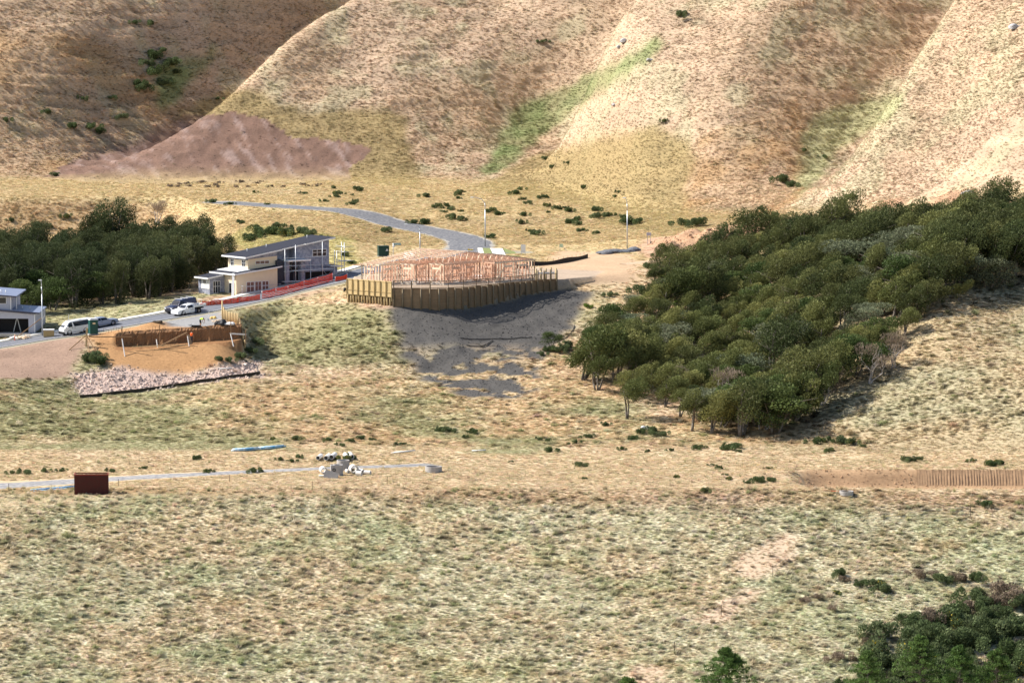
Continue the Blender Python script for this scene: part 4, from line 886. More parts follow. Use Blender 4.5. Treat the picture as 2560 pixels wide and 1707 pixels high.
wall('wall', m_wrap, -2.65, 0, 3.3, 6.5, -1.0, 2.75, 3.2)
wall('wall', m_white, -2.72, -2.65, 3.3, 5.6, 1.2, 2.7, 2.7)
wall('wall', m_cream, 3.06, 8.35, 1.5, 7.1, 3.0, 5.55, 5.9)
wall('wall', m_wrap, 3.06, 8.35, 1.52, 7.08, 5.4, up_(3.06)-.15, up_(8.35)-.15)
wall('wall', m_wrap, 8.35, 17.9, 3.0, 7.1, 0, up_(8.35)-.2, up_(17.9)-.2)
wall('wall', m_wrap, 11.6, 17.9, 1.5, 3.0, 3.9, up_(11.6)-.2, up_(17.9)-.2)
wall('wall', m_dwrap, 8.0, 9.6, 1.0, 3.0, -1.0, 5.2, 5.2)
wall('pier', m_wrap, 9.4, 10.0, .6, 1.2, -1, 4.9, 4.9); wall('pier', m_wrap, 12.0, 12.8, .5, 1.3, -1, 4.9, 4.9)
wall('wall', m_dwrap, 10.0, 12.0, 2.6, 3.0, -1, 5.0, 5.0)
wall('wall', m_wrap, 12.8, 19.3, 1.3, 6.5, 3.2, 3.95, 3.75)
wall('wall', m_greyp, 18.5, 19.3, 1.3, 6.5, -1, 3.2, 3.2)
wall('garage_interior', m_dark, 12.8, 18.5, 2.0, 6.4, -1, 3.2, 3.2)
roofp(-.5, 8.0, -.45, 1.5, 3.6, 4.5); roofp(-.5, 3.06, 1.5, 6.8, 3.602, 3.98); roofp(-3.2, -.5, 2.9, 6.8, 2.95, 3.35); roofp(17.9, 20.2, 1.0, 6.8, 4.1, 3.95)
o = MB().hexa([(1.0, 1.0, 3.72), (3.05, .9, 3.96), (3.05, 7.0, 3.96), (1.0, 7.0, 3.72), (1.0, 1.0, 3.84), (3.05, .9, 4.06), (3.05, 7.0, 4.06), (1.0, 7.0, 3.84)]).build('roof_membrane', m_white, ch)
roofp(2.3, 8.9, .9, 7.7, up_(2.3)+.02, up_(8.9)+.02, .2); roofp(8.9, 13.2, 1.15, 7.7, up_(8.9)+.02, up_(13.2)+.02, .2); roofp(13.2, 18.7, .95, 7.7, up_(13.2)+.02, up_(18.7)+.02, .2)
roofp(9.3, 13.4, -.2, 2.9, 5.25, 5.25, .18, m_white)
def window(a, b, z0, w_, h_, face='front', bars=1, cross=True, glass=None):
    """aluminium window standing 3 cm proud of its wall; front faces -b, side faces -a"""
    def X(s, d, z): return (a+s, b-d, z) if face == 'front' else (a-d, b+s, z)
    mb = MB()
    def bar(s0, s1, za, zb, dd=.06): 
        P = [X(s0, dd, za), X(s1, dd, za), X(s1, -.02, za), X(s0, -.02, za), X(s0, dd, zb), X(s1, dd, zb), X(s1, -.02, zb), X(s0, -.02, zb)]; mb.hexa(P)
    t = .07; bar(0, w_, z0, z0+t); bar(0, w_, z0+h_-t, z0+h_); bar(0, t, z0+t, z0+h_-t); bar(w_-t, w_, z0+t, z0+h_-t)
    for k in range(1, bars+1): c = w_*k/(bars+1); bar(c-t/2, c+t/2, z0+t, z0+h_-t, .058)
    if cross: bar(t, w_-t, z0+h_*.55, z0+h_*.55+t, .056)
    f = mb.build('window', m_white, ch); P = [X(t, .03, z0+t), X(w_-t, .03, z0+t), X(w_-t, .03, z0+h_-t), X(t, .03, z0+h_-t)]; MB().add(P, [(0, 1, 2, 3)]).build('pane', glass or m_glass, f)
m_warm = mat('window_over_framing', (.22, .11, .08), .3, .4, 5, c2=(.10, .06, .05), spec=.6)
window(1.8, 0, .6, 1.4, 1.7, glass=m_warm); window(3.3, 0, .6, 1.2, 1.7, cross=False, glass=m_warm); window(4.6, 0, .6, 1.2, 1.7, glass=m_warm)
window(4.4, 1.5, 4.75, 2.5, .55, bars=2, cross=False, glass=m_warm)
window(3.06, 5.4, 4.35, .95, 1.05, 'side'); window(3.06, 2.2, 4.35, .95, 1.05, 'side'); window(0, .5, 0, 1.5, 2.2, 'side', 1, False); window(-2.72, 4.2, 1.9, .8, .6, 'side', 1, False)
window(-2.1, 3.3, .5, 1.3, 1.9, bars=2); window(14.8, 1.5, 5.5, 2.6, 1.1, bars=2); window(10.4, 2.6, 3.2, 1.2, 1.2)
for a_, z_ in ((5.5, up_(5.5)), (9.0, up_(9.0)), (16.5, up_(16.5))): MB().tube((a_, 5.5, z_-.1), (a_, 5.5, z_+.5), .06).build('vent_pipe', m_white, ch, True)
MB().beam((-1.5, -1.2, -.3), (-.3, .3, 3.7), .35, .06).build('chute', m_white, ch)
# scaffold
sc_ = empty('scaffold', ch.matrix_basis @ Vector((13.5, 0, 0)), ch.rotation_euler[2], 'galvanised tube scaffold round the grey end of the cream house', 'scaffold')
def ts(mb, a, b, r_=.05): mb.tube((a[0]-13.5, a[1], a[2]), (b[0]-13.5, b[1], b[2]), r_, n=6)
stds = [(8.6, -.3, 7.0), (10.4, -.5, 7.6), (15.4, -.4, 7.9), (13.2, -.4, 5), (17.6, -.4, 6.5), (20.4, 1.0, 7.5), (20.9, 2.5, 7.5), (21.3, 4.4, 6), (22.0, 2.0, 3.2), (22.5, 3.5, 3.2)]
for a_, b_, z_ in stds:
    mb = MB(); ts(mb, (a_, b_, -.8), (a_, b_, z_)); mb.build('standard', m_galv, sc_, True)
for z_ in (2.0, 3.6, 4.4, 5.6):
    mb = MB(); ts(mb, (8.3, -.4, z_), (17.9, -.4, z_), .04); mb.build('ledger', m_galv, sc_, True)
for z_ in (3.0, 4.6, 6.0, 6.8):
    mb = MB(); ts(mb, (18.6, 1.0, z_), (22.6, 1.6, z_), .04); ts(mb, (20.4, .6, z_), (21.4, 4.8, z_), .04); mb.build('ledger', m_galv, sc_, True)
for a_, z_, l_ in ((13.9, 3.65, 7.5), (9.8, 2.05, 3), (20.9, 4.65, 2.2)):
    mb = MB().box((a_-13.5, 0.0 if a_ < 18 else 1.6, z_), (l_, .5, .05)); mb.build('plank', m_white, sc_)
mb = MB(); ts(mb, (13.4, -.4, .2), (17.4, -.4, 3.6), .022); ts(mb, (15.6, -.4, 3.4), (18.2, -.4, .6), .022); mb.build('brace', m_galv, sc_, True)
# second light scaffold in front of the cream wall
s2 = empty('trestle_scaffold', ch.matrix_basis @ Vector((4, -1, 0)), ch.rotation_euler[2], 'low tube trestle in front of the cream wall window', 'scaffold')
mb = MB()
for a_ in (-3.6, 3.2): mb.tube((a_, 0, -.8), (a_, 0, 1.9), .03, n=6)
mb.build('standard', m_galv, s2, True); MB().tube((-3.8, 0, 1.75), (3.4, 0, 1.75), .025, n=6).build('ledger', m_galv, s2, True); MB().tube((-.5, 0, -.5), (2.6, 0, 1.4), .02, n=6).build('brace', m_galv, s2, True)
# orange safety mesh along the footpath and round the yard
def mesh_fence(name, pts, h, label, y0=525, sag=.12):
    P = [G(u, v, y0) for u, v in pts]; o0 = P[0]; e = empty(name, o0, 0, label, 'safety fence', 'orange mesh fences'); rr_ = random.Random(len(pts))
    for p in P: MB().tube(p-o0+Vector((0, 0, -.3)), p-o0+Vector((0, 0, h+.1)), .025, n=6).build('stake', m_galv, e, True)
    for a, b in zip(P[:-1], P[1:]):
        mb = MB(); n = max(4, int((b-a).length/.22)); m_ = 5
        T = [(a.lerp(b, i/n)-o0+Vector((0, 0, -sag*math.sin(math.pi*i/n)+rr_.gauss(0, .03)))) for i in range(n+1)]
        for i in range(n+1): mb.beam(T[i]+Vector((0, rr_.gauss(0, .03), .04)), T[i]+Vector((0, 0, h*.97)), .15, .006)
        for j in range(m_+1):
            for i in range(n): mb.beam(T[i]+Vector((0, 0, h*(j/m_))), T[i+1]+Vector((0, 0, h*(j/m_))), .006, .13)
        mb.build('mesh_panel', m_orange, e)
    return e
mesh_fence('safety_fence', [(655, 748), (690, 741), (720, 734), (760, 722), (795, 713), (832, 703)], 1.15, 'orange mesh fence climbing beside the footpath by the grey garage')
mesh_fence('safety_fence', [(838, 705), (868, 698)], .7, 'short low orange mesh fence near the slat fence')
mesh_fence('safety_fence', [(505, 766), (540, 763), (580, 760), (598, 757), (650, 750)], .75, 'sagging orange mesh fence in the cream house yard')
for i, (u, v, w_, l_, rz) in enumerate(((530, 757, .5, 1.6, .3), (548, 752, .7, 1.8, -.2), (560, 757, .5, 2.0, .5), (612, 752, .5, 1.5, .1), (520, 762, .4, 1.0, .9))):
    p = G(u, v, 530); e = MB(); [e.box((0, 0, .1+.06*k), (l_*(1-.1*k), w_, .05), .1*k) for k in range(3)]; o = e.build('board_stack', m_white, None); o.location = p; o.rotation_euler = (0, 0, rz)
    tag(o, '%s of the pale cladding board stacks in the cream house yard' % ('leftmost', 'third', 'fourth', 'rightmost', 'second')[i] if i not in (1, 2, 4) else ('pale board stack, %s from left in the cream house yard' % {4: 'leftmost but one', 1: 'third', 2: 'fourth'}[i]), 'boards', 'board stacks')
tag(bpy.data.objects['board_stack'], 'leftmost-standing pale cladding board stack in the cream house yard')
print('cream house', round(time.time()-T0, 1))

# ------------------------------------------------------------------ the grey house at the left edge
p = at(88, 848, 516.5); lh = empty('grey_house', (p.x, p.y, H(p.x, p.y)), -.06, 'pale grey house with blue-grey roofs and open garage at the left edge', 'house')
def lw(nm, M_, *a): return prism(MB(), *a).build(nm, M_, lh)
lw('wall', m_greyp, -14, 0, 3.0, 8, -1, 4.6, 3.35); lw('wall', m_greyp, -.95, 0, 0, 3.0, -1, 3.36, 3.3); lw('wall', m_greyp, -14, -.95, 0, 3.0, 2.55, 4.6, 3.38)
lw('wall', m_greyp, -14, -6.5, 0, 3.0, -1, 2.55, 2.55)
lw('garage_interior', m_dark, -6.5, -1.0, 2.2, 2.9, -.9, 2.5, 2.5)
o = prism(MB(), -15, .75, -.5, 9, 3.45, 3.6, 3.5).build('roof', m_bluero, lh); bpy.data.objects.remove(o)
def lroof(a_0, a_1, b_0, b_1, z0, z1, th=.22):
    o = MB().hexa([(a_0, b_0, z0-th), (a_1, b_0, z1-th), (a_1, b_1, z1-th+.5), (a_0, b_1, z0-th+.5), (a_0, b_0, z0), (a_1, b_0, z1), (a_1, b_1, z1+.5), (a_0, b_1, z0+.5)]).build('roof', m_bluero, lh)
    MB().beam((a_0, b_0-.04, z0-th*.55), (a_1, b_0-.04, z1-th*.55), .06, .2).build('gutter', mat('dark_gutter', (.07, .065, .09), .5, .1, 2), o); return o
lroof(-14, .75, -.45, 5, 4.75, 3.62); lroof(-14, -2.6, -.3, 7, 7.35, 6.35)
lw('wall', m_greyp, -14, -3.5, .3, 7, 4.0, 7.3, 6.35)
lw('corner_trim', m_white, -3.6, -3.48, .2, .32, 3.9, 6.3, 6.3); lw('corner_trim', m_white, -.1, .02, -.05, .08, -.5, 3.3, 3.3); lw('corner_trim', m_white, -2.95, -2.85, 1.2, 1.3, 3.9, 6.4, 6.4)
wf = MB(); 
for x0 in (-6.6, -5.35): wf.hexa([(x0, .24, 5.0), (x0+1.2, .24, 5.0), (x0+1.2, .32, 5.0), (x0, .32, 5.0), (x0, .24, 6.1), (x0+1.2, .24, 6.1), (x0+1.2, .32, 6.1), (x0, .32, 6.1)])
w1 = wf.build('window', m_white, lh)
for x0 in (-6.52, -5.27): MB().add([(x0, .22, 5.07), (x0+1.04, .22, 5.07), (x0+1.04, .22, 6.03), (x0, .22, 6.03)], [(0, 1, 2, 3)]).build('pane', m_glass, w1)
for x0, z0 in ((-4.5, 6.5), (-5.2, 6.6)): MB().tube((x0, 1.5, z0), (x0, 1.5, z0+.7), .06).build('vent_pipe', m_white, lh, True)
for x0, z0 in ((-2.2, 3.9), (-1.1, 3.8)): MB().tube((x0, 2.0, z0), (x0, 2.0, z0+.6), .07).build('vent_pipe', m_galv, lh, True)
gdr = MB().box((-4.5, -.2, -.1), (8, 2.5, .5)); gdr.build('garage_floor', m_concg, lh)

lh.scale = (1, 1, .86)

# ------------------------------------------------------------------ vehicles
def paint(nm, c, rough=.25): return mat(nm, c, rough, .03, 2, spec=.6)
m_headl = mat('lamp_glass', (.75, .77, .8), .15, .02, 2, spec=.8)
def shell(st):
    """loft of stations (x, z_bottom, z_sill, z_belt, z_roof, half widths low/belt/roof)"""
    V = []; Fs = []
    for x, zb, zs, zw, zr, wl, wb, wr in st:
        h = [(wl*.9, zb), (wl, zs), (wb, zw-.06), (wb*.99, zw), (wr, zr-.05), (wr*.86, zr)]
        V += [(x, y, z) for y, z in h]+[(x, -y, z) for y, z in h[::-1]]
    n = 12
    for i in range(len(st)-1):
        for k in range(n): Fs.append((i*n+k, i*n+(k+1) % n, (i+1)*n+(k+1) % n, (i+1)*n+k))
    Fs += [tuple(range(n))[::-1], tuple(range((len(st)-1)*n, len(st)*n))]; return V, Fs
def interp(st, x):
    for a, b in zip(st[:-1], st[1:]):
        if a[0] >= x >= b[0] or a[0] <= x <= b[0]:
            t = (x-a[0])/(b[0]-a[0]) if b[0] != a[0] else 0; return [p+(q-p)*t for p, q in zip(a, b)]
    return st[-1]
def vehicle(name, st, wheels, side_win, screens, body_m, r_w=.33, label='', lights=True, handles=()):
    e = empty(name, (0, 0, 0), 0, label, 'car'); V, Fs = shell(st); bd = mesh_obj('body', V, Fs, body_m, e, False)
    bv = bd.modifiers.new('bevel', 'BEVEL'); bv.width = .035; bv.segments = 2; bv.limit_method = 'ANGLE'; bv.angle_limit = math.radians(25)
    for s in (1, -1):
        for x0, x1, x2, x3 in side_win:                        # belt x0..x1, top x2..x3
            P = []
            for x, top in ((x0, 0), (x1, 0), (x3, 1), (x2, 1)):
                q = interp(st, x); f = .06 if not top else .87; P.append((x, s*((q[6]*.99)*(1-f)+q[7]*f+.018), (q[3]*(1-f)+(q[4]-.05)*f)))
            MB().add(P, [(0, 1, 2, 3)]).build('side_window', m_glass, e)
        for x in wheels:
            y = s*(interp(st, x)[5]-.10); w_ = MB().ring((x, y, r_w), (0, 1, 0), r_w, r_w*.62, .2, 20).build('wheel', m_rubber, e, True); MB().tube((x, y-s*.04, r_w), (x, y+s*.085, r_w), r_w*.63, r_w*.6, 16).build('rim', m_rim, w_)
            MB().ring((x, y+s*.03, r_w+.02), (0, 1, 0), r_w*1.2, r_w*.98, .17, 20).build('wheel_arch', m_black, e)
    for x0, x1, f in screens:
        q0, q1 = interp(st, x0), interp(st, x1); sg = 1 if f else -1; z0 = q0[4]+.02; z1 = q1[4]-.03
        P = [(x0+sg*.02, -q0[7]*.84, z0), (x0+sg*.02, q0[7]*.84, z0), (x1+sg*.03, q1[7]*.8, z1), (x1+sg*.03, -q1[7]*.8, z1)]; MB().add([(x, y, z+.02) for x, y, z in P], [(0, 1, 2, 3)]).build('windscreen' if f else 'rear_window', m_glass, e)
    if lights:
        xf = max(s[0] for s in st); xb = min(s[0] for s in st); q = interp(st, xf-.12); 
        for s in (1, -1):
            MB().box((xf-.1, s*(q[6]-.24), q[2]+(q[3]-q[2])*.62), (.22, .38, .17)).build('headlight', m_headl, e); qb = interp(st, xb+.1)
            MB().box((xb+.08, s*(qb[6]-.14), qb[3]-.18), (.2, .2, .3)).build('tail_light', mat('red_lens', (.4, .02, .02), .2, .05, 2), e)
        MB().box((xf-.08, 0, q[1]+.16), (.2, q[5]*1.86, .2)).build('front_bumper', m_black if body_m.name != 'white_car_paint' else body_m, e)
    for x in handles:
        for s in (1, -1): qq = interp(st, x); MB().box((x, s*(qq[6]+.02), qq[3]-.14), (.16, .05, .045)).build('door_handle', m_black, e)
    q = interp(st, side_win[0][0]); 
    for s in (1, -1): MB().box((side_win[0][0]-.1, s*(q[6]+.1), q[3]+.1), (.1, .2, .16)).build('mirror', body_m, e)
    return e
m_wcar = paint('white_car_paint', (.80, .80, .80)); m_scar = paint('silver_car_paint', (.26, .30, .39), .3); m_bcar = paint('navy_car_paint', (.018, .022, .06))
def on_road(u, side, rz_add=0.0):
    """pose on the carriageway at photo column u, offset sideways from the centreline"""
    best = min(range(1, len(ROAD)-1), key=lambda i: abs(proj(ROAD[i].x, ROAD[i].y, ROAD[i].z)[0]-u))
    d = (ROAD[best+1]-ROAD[best-1]); dh = Vector((d.x, d.y, 0)).normalized(); n = Vector((-dh.y, dh.x, 0)); p = ROAD[best]+n*side
    return Vector((p.x, p.y, H(p.x, p.y)+.06)), math.atan2(dh.y, dh.x)+rz_add, math.atan2(d.z, Vector((d.x, d.y)).length)
def park(e, u, side, flip, yaw=0):
    p, a, pitch = on_road(u, side); e.location = p; e.rotation_euler = (0, pitch if flip else -pitch, a+(math.pi if flip else 0)+yaw)
VAN = [(2.45, .42, .55, 1.0, 1.02, .78, .80, .70), (2.30, .30, .5, 1.12, 1.16, .84, .85, .74), (1.75, .26, .45, 1.15, 1.75, .85, .86, .70), (1.35, .26, .45, 1.15, 1.98, .85, .86, .70), (0, .26, .45, 1.15, 2.03, .85, .86, .72), (-2.2, .28, .45, 1.15, 2.0, .85, .86, .72), (-2.42, .4, .5, 1.12, 1.9, .83, .84, .70)]
v_ = vehicle('passenger_van', VAN, (1.62, -1.0), [(1.95, 1.05, 1.5, 1.1), (.75, -2.1, .95, -2.1)], [(2.24, 1.42, True)], m_wcar, .34, 'white passenger van parked behind the green portable toilet', handles=(1.1, .7)); park(v_, 190, -1.35, True, .04)
MB().box((2.42, 0, .45), (.2, 1.6, .34)).build('front_bumper_trim', m_black, v_)
SED = [(2.35, .4, .5, .72, .74, .72, .74, .66), (2.2, .25, .42, .82, .84, .86, .84, .72), (1.0, .22, .4, .93, .96, .88, .88, .74), (.35, .22, .4, .95, 1.36, .88, .88, .64), (-.5, .22, .4, .96, 1.42, .88, .88, .64), (-1.1, .22, .4, .97, 1.36, .88, .88, .64), (-1.75, .22, .4, .98, 1.02, .87, .87, .70), (-2.25, .3, .45, .96, .98, .82, .82, .7)]
s_ = vehicle('silver_sedan', SED, (1.45, -1.3), [(.75, -.35, .4, -.35), (-.45, -1.3, -.45, -1.0)], [(.95, .4, True), (-1.7, -1.15, False)], m_scar, .33, 'silver sedan parked nose uphill, half hidden by the portable toilet', handles=(-.3, -1.2)); park(s_, 262, 1.35, False)
UTE = [(2.45, .4, .5, .70, .72, .74, .76, .66), (2.3, .25, .42, .84, .86, .88, .86, .74), (1.1, .22, .4, .96, .99, .9, .9, .76), (.45, .22, .4, .98, 1.42, .9, .9, .66), (-.2, .22, .4, .99, 1.47, .9, .9, .66), (-.62, .22, .4, 1.0, 1.44, .9, .9, .66), (-.72, .25, .42, 1.0, 1.30, .9, .9, .66)]
u_ = vehicle('flatbed_ute', UTE, (1.5, -1.55), [(.85, -.5, .5, -.42)], [(1.05, .48, True)], m_wcar, .33, 'white flatbed utility truck parked downhill in front of the navy van', handles=(-.3,)); park(u_, 455, -1.15, True)
MB().box((-1.75, 0, .62), (2.2, .9, .16)).build('chassis', m_black, u_); MB().box((-1.8, 0, .93), (2.3, 1.75, .07)).build('tray_floor', m_galv, u_)
for y in (.86, -.86): MB().box((-1.8, y, 1.09), (2.3, .04, .26)).build('tray_side', m_white, u_)
MB().box((-2.95, 0, 1.09), (.04, 1.75, .26)).build('tailgate', m_white, u_); hb = MB()
for y in (-.8, .8): hb.tube((-.75, y, .95), (-.75, y, 1.5), .025, n=6)
hb.tube((-.75, -.8, 1.5), (-.75, .8, 1.5), .025, n=6); hb.build('headboard', m_galv, u_); hb = MB()
for y in (-.8, .1): hb.tube((-2.85, y, 1.1), (-2.85, y, 1.75), .025, n=6)
hb.tube((-2.85, -.8, 1.75), (-2.85, .1, 1.75), .025, n=6); hb.build('ladder_rack', m_white, u_)
o = MB().box((0, 0, .12), (.5, .35, .24)).box((0, 0, .27), (.3, .06, .05)).build('fuel_can', mat('red_plastic', (.6, .06, .04), .5, .1, 3)); o.location = u_.matrix_basis @ Vector((-2.4, .55, .97)); tag(o, 'red can on the tray of the white flatbed ute', 'can')
MB().box((-.2, -.905, .68), (.62, .012, .06)).build('door_lettering', mat('sign_grey', (.2, .2, .22), .5, .05, 3), u_); MB().box((-.2, .905, .68), (.62, .012, .06)).build('door_lettering', MATS['sign_grey'], u_)
SUV = [(2.4, .45, .6, .95, .97, .82, .84, .72), (2.25, .32, .5, 1.05, 1.08, .92, .92, .78), (1.25, .3, .5, 1.15, 1.18, .94, .94, .80), (.6, .3, .5, 1.18, 1.82, .94, .94, .76), (-.4, .3, .5, 1.18, 1.92, .94, .94, .78), (-2.3, .3, .5, 1.18, 1.92, .94, .94, .80), (-2.5, .4, .55, 1.15, 1.85, .92, .92, .78)]
b_ = vehicle('navy_van', SUV, (1.5, -1.5), [(1.05, .05, .62, .05)], [(1.2, .62, True)], m_bcar, .36, 'dark navy van with roof bars parked beyond the white flatbed ute', handles=(.2,)); park(b_, 468, 1.45, True)
for x in (.3, -.8, -1.9): MB().box((x, 0, 2.0), (.09, 1.6, .06)).build('roof_bar', m_white, b_)

# ------------------------------------------------------------------ portable toilet, timber, small site things
p = G(233, 838, 500); e = empty('portable_toilet', p, .35, 'dark green portable toilet with white roof beside the white van', 'portable toilet'); m_pt = mat('dark_green_plastic', (.012, .075, .065), .5, .08, 2)
MB().box((0, 0, .12), (1.5, 1.3, .16)).build('skid', m_concg, e); MB().box((0, 0, 1.2), (1.14, 1.14, 2.0)).build('cabin', m_pt, e); d_ = MB().box((0, -.59, 1.15), (.8, .04, 1.75)).build('door', m_pt, e)
MB().box((.3, -.62, 1.15), (.06, .03, .16)).build('handle', m_black, d_)
lg = bmesh.new(); bmesh.ops.create_circle(lg, cap_ends=True, radius=.24, segments=20); mm = bpy.data.meshes.new('emblem'); lg.to_mesh(mm); mm.materials.append(mat('cream_emblem', (.75, .62, .4), .6, .1, 6)); o = bpy.data.objects.new('emblem', mm); COL.objects.link(o); o.parent = d_; o.location = (0, -.615, 1.72); o.rotation_euler = (math.pi/2, 0, 0); o.scale = (1, .5, 1)
MB().hexa([(-.62, -.62, 2.2), (.62, -.62, 2.2), (.62, .62, 2.2), (-.62, .62, 2.2), (-.5, -.5, 2.46), (.5, -.5, 2.46), (.5, .5, 2.46), (-.5, .5, 2.46)]).build('roof', m_white, e); MB().tube((.4, .4, 2.3), (.4, .4, 2.7), .05).build('vent_pipe', m_white, e)
def plank(u0, v0, y_0, u1, v1, y_1, w_, h_, M_, name, label, cat='timber', group=None):
    a = at(u0, v0, y_0); b = at(u1, v1, y_1); mb = MB().beam((0, 0, 0), b-a, w_, h_); o = mb.build(name, M_); o.location = a; return tag(o, label, cat, group)
# excavation: profile boards, props and braces
YB = lambda u: float(np.interp(u, [285, 330, 430, 580, 606], [505.0, 506.8, 508.3, 510.2, 510.5]))
YF = lambda u: float(np.interp(u, [215, 285, 330, 430, 580, 606], [503, 503, 503.3, 505, 507, 508]))-.4
for i, (u0, v0, u1, v1, dy0, dy1, lb) in enumerate(((305, 846, 313, 896, 0, -1.8, 'white prop leaning on the left of the excavation'), (391, 848, 394, 868, .2, 0, 'short white prop in the middle of the excavation'), (469, 840, 473, 866, .3, -.1, 'white prop beside the orange-vested worker'), (576, 832, 584, 866, .2, -.5, 'white prop at the right end of the excavation'))):
    plank(u0, v0, YF(u0)+dy0, u1, v1, YF(u1)+dy1, .1, .1, m_white, 'prop', lb, 'prop', 'white excavation props')
for i, (u, vt, vb, lb) in enumerate(((305, 815, 868, 'thin upright post at the left part of the excavation'), (399, 812, 866, 'tall brown upright post in the middle of the excavation'), (577, 800, 835, 'upright post by the pile of sticks at the excavation right'), (614, 824, 850, 'short upright post at the right excavation corner'))):
    plank(u, vt, YF(u), u, vb, YF(u), .12, .12, m_tboard, 'post', lb, 'post', 'excavation posts')
plank(403, 864, YF(403), 468, 831, YF(468)+1.2, .1, .2, m_tboard, 'brace', 'long diagonal brown brace rising right across the excavation')
plank(222, 842, 504.5, 330, 842, 504.2, .05, .14, m_tboard, 'batter_board', 'long brown level board at the left top of the excavation'); plank(578, 834, 507.5, 616, 836, 508, .05, .2, m_white, 'batter_board', 'pale profile board at the right excavation corner')
plank(470, 836, YF(470)+1.3, 477, 862, YF(470)+.4, .4, .06, m_tboard, 'leaning_board', 'brown board leaning on the cut beside the orange worker'); plank(330, 867, YF(330), 470, 862, YF(455), .08, .1, m_pile, 'toe_board', 'long toe board on the excavation floor')
e = empty('strutted_post', at(215, 852, 503.6), 0, 'grey weathered post with diagonal struts at the left excavation corner', 'post'); e.location.z = H(e.location.x, e.location.y)
MB().beam((0, 0, -.3), (.15, 0, 2.6), .22, .22).build('post', m_pile, e)
for dx, dy in ((-2.3, -.8), (1.6, -1.6), (.7, -1.8)): MB().beam((.05, 0, 1.6), (dx, dy, H(e.location.x+dx, e.location.y+dy)-e.location.z), .07, .12).build('strut', m_tboard, e)
# vertical timber marks (soldier stakes) on the cut face
for i, u in enumerate(np.linspace(306, 592, 13)):
    y = YB(u)-.32; x = (u-CU)/F*y*1.0; z0 = H(x, y-.9); zt = float(np.interp(u, [285, 330, 430, 580, 606], [10.7, 10.9, 11.1, 11.55, 11.6]))
    o = MB().beam((0, 0, 0), (.02, .12, zt-z0-.05), .035, .035).build('stake', m_tboard); o.location = (x, y, z0); tag(o, 'thin stake against the brown cut, %s in the row' % ordinal(i, 13), 'stake', 'stakes along the excavation cut')
# the cut face itself and the dark edging board at the foot of the rock batter
V = []; us = np.linspace(289, 603, 80); rr = random.Random(8)
for u in us:
    y = YB(u)-.42; x = (u-CU)/F*y*1.004; zt = float(np.interp(u, [285, 330, 430, 580, 606], [10.7, 10.9, 11.1, 11.55, 11.6])); z0 = float(np.interp(u, [285, 330, 430, 580, 606], [8.9, 8.8, 9.0, 9.4, 9.6]))
    for k in range(7): t = k/6; V.append((x+rr.gauss(0, .03), y+.3*t+rr.gauss(0, .06)+(.5 if k == 6 else 0), z0-.2+(zt-z0+.22)*t+(rr.gauss(0, .03) if k > 4 else 0)))
Fs = [(i*7+k, (i+1)*7+k, (i+1)*7+k+1, i*7+k+1) for i in range(79) for k in range(6)]
tag(mesh_obj('excavation_bank', V, Fs, mat('cut_clay', (.24, .125, .06), .95, .3, 1.6, .6, stretch=(1, 1, .35))), kind='structure')
a_ = [G(u, v, 470) for u, v in ((200, 996), (300, 985), (420, 970), (540, 953), (650, 937))]; e = empty('edging_board', a_[0], 0, 'dark edging boards along the foot of the pale rock batter', 'edging')
for p, q in zip(a_[:-1], a_[1:]):
    for j in range(3): x, y = p.lerp(q, j/3), p.lerp(q, (j+1)/3); x.z = H(x.x, x.y)+.18; y.z = H(y.x, y.y)+.18; MB().beam(x-a_[0], y-a_[0], .06, .55).build('board', mat('dark_board', (.05, .042, .03), .9, .2, 4), e)
# low timber crib wall right of the excavation
A = G(563, 812, 505); B = G(608, 838, 505); e = empty('pole_wall', A, 0, 'low sunlit pole wall stepping down beside the excavation', 'retaining wall'); n = 15
a_, b_ = at(556, 800, 516.5), at(612, 832, 509.5)
for k in range(n):
    q = a_.lerp(b_, k/(n-1)); zg = H(q.x, q.y); top = 1.75 if k < 2 else 1.45; top += .9 if k == 0 else 0; MB().tube(Vector((q.x, q.y, zg-.3))-A, Vector((q.x, q.y, zg+top))-A, .11, .1, 8).build('pole', m_pine, e, True)
    if k < n-1: q2 = a_.lerp(b_, (k+1)/(n-1)); MB().beam(Vector((q.x, q.y+.1, zg+.6))-A, Vector((q2.x, q2.y+.1, H(q2.x, q2.y)+.6))-A, .04, 1.3).build('board', m_lag, e)
rr = random.Random(3)
def stick_pile(name, u, v, y0, n, ln, M_, label, w_=.1):
    p = G(u, v, y0); mb = MB()
    for k in range(n):
        a = rr.uniform(0, 6.28); c = Vector((rr.gauss(0, ln*.25), rr.gauss(0, ln*.2), .08+.4*rr.random()*(k/n+.3))); d = Vector((math.cos(a), math.sin(a)*.7, rr.gauss(0, .25)))*ln*.5*rr.uniform(.5, 1); mb.beam(c-d, c+d, w_, .05)
    o = mb.build(name, M_); o.location = p; o['kind'] = 'stuff'; return tag(o, label, 'timber')
stick_pile('timber_offcuts', 60, 848, 505, 26, 1.7, m_stud2, 'heap of timber offcuts beside the grey house garage', .14); stick_pile('timber_offcuts', 545, 806, 505, 16, 1.5, m_stud2, 'heap of pale offcuts beside the low pole wall', .16); stick_pile('timber_offcuts', 30, 850, 505, 12, .8, m_white, 'white rubbish bags and scraps by the open garage', .3)
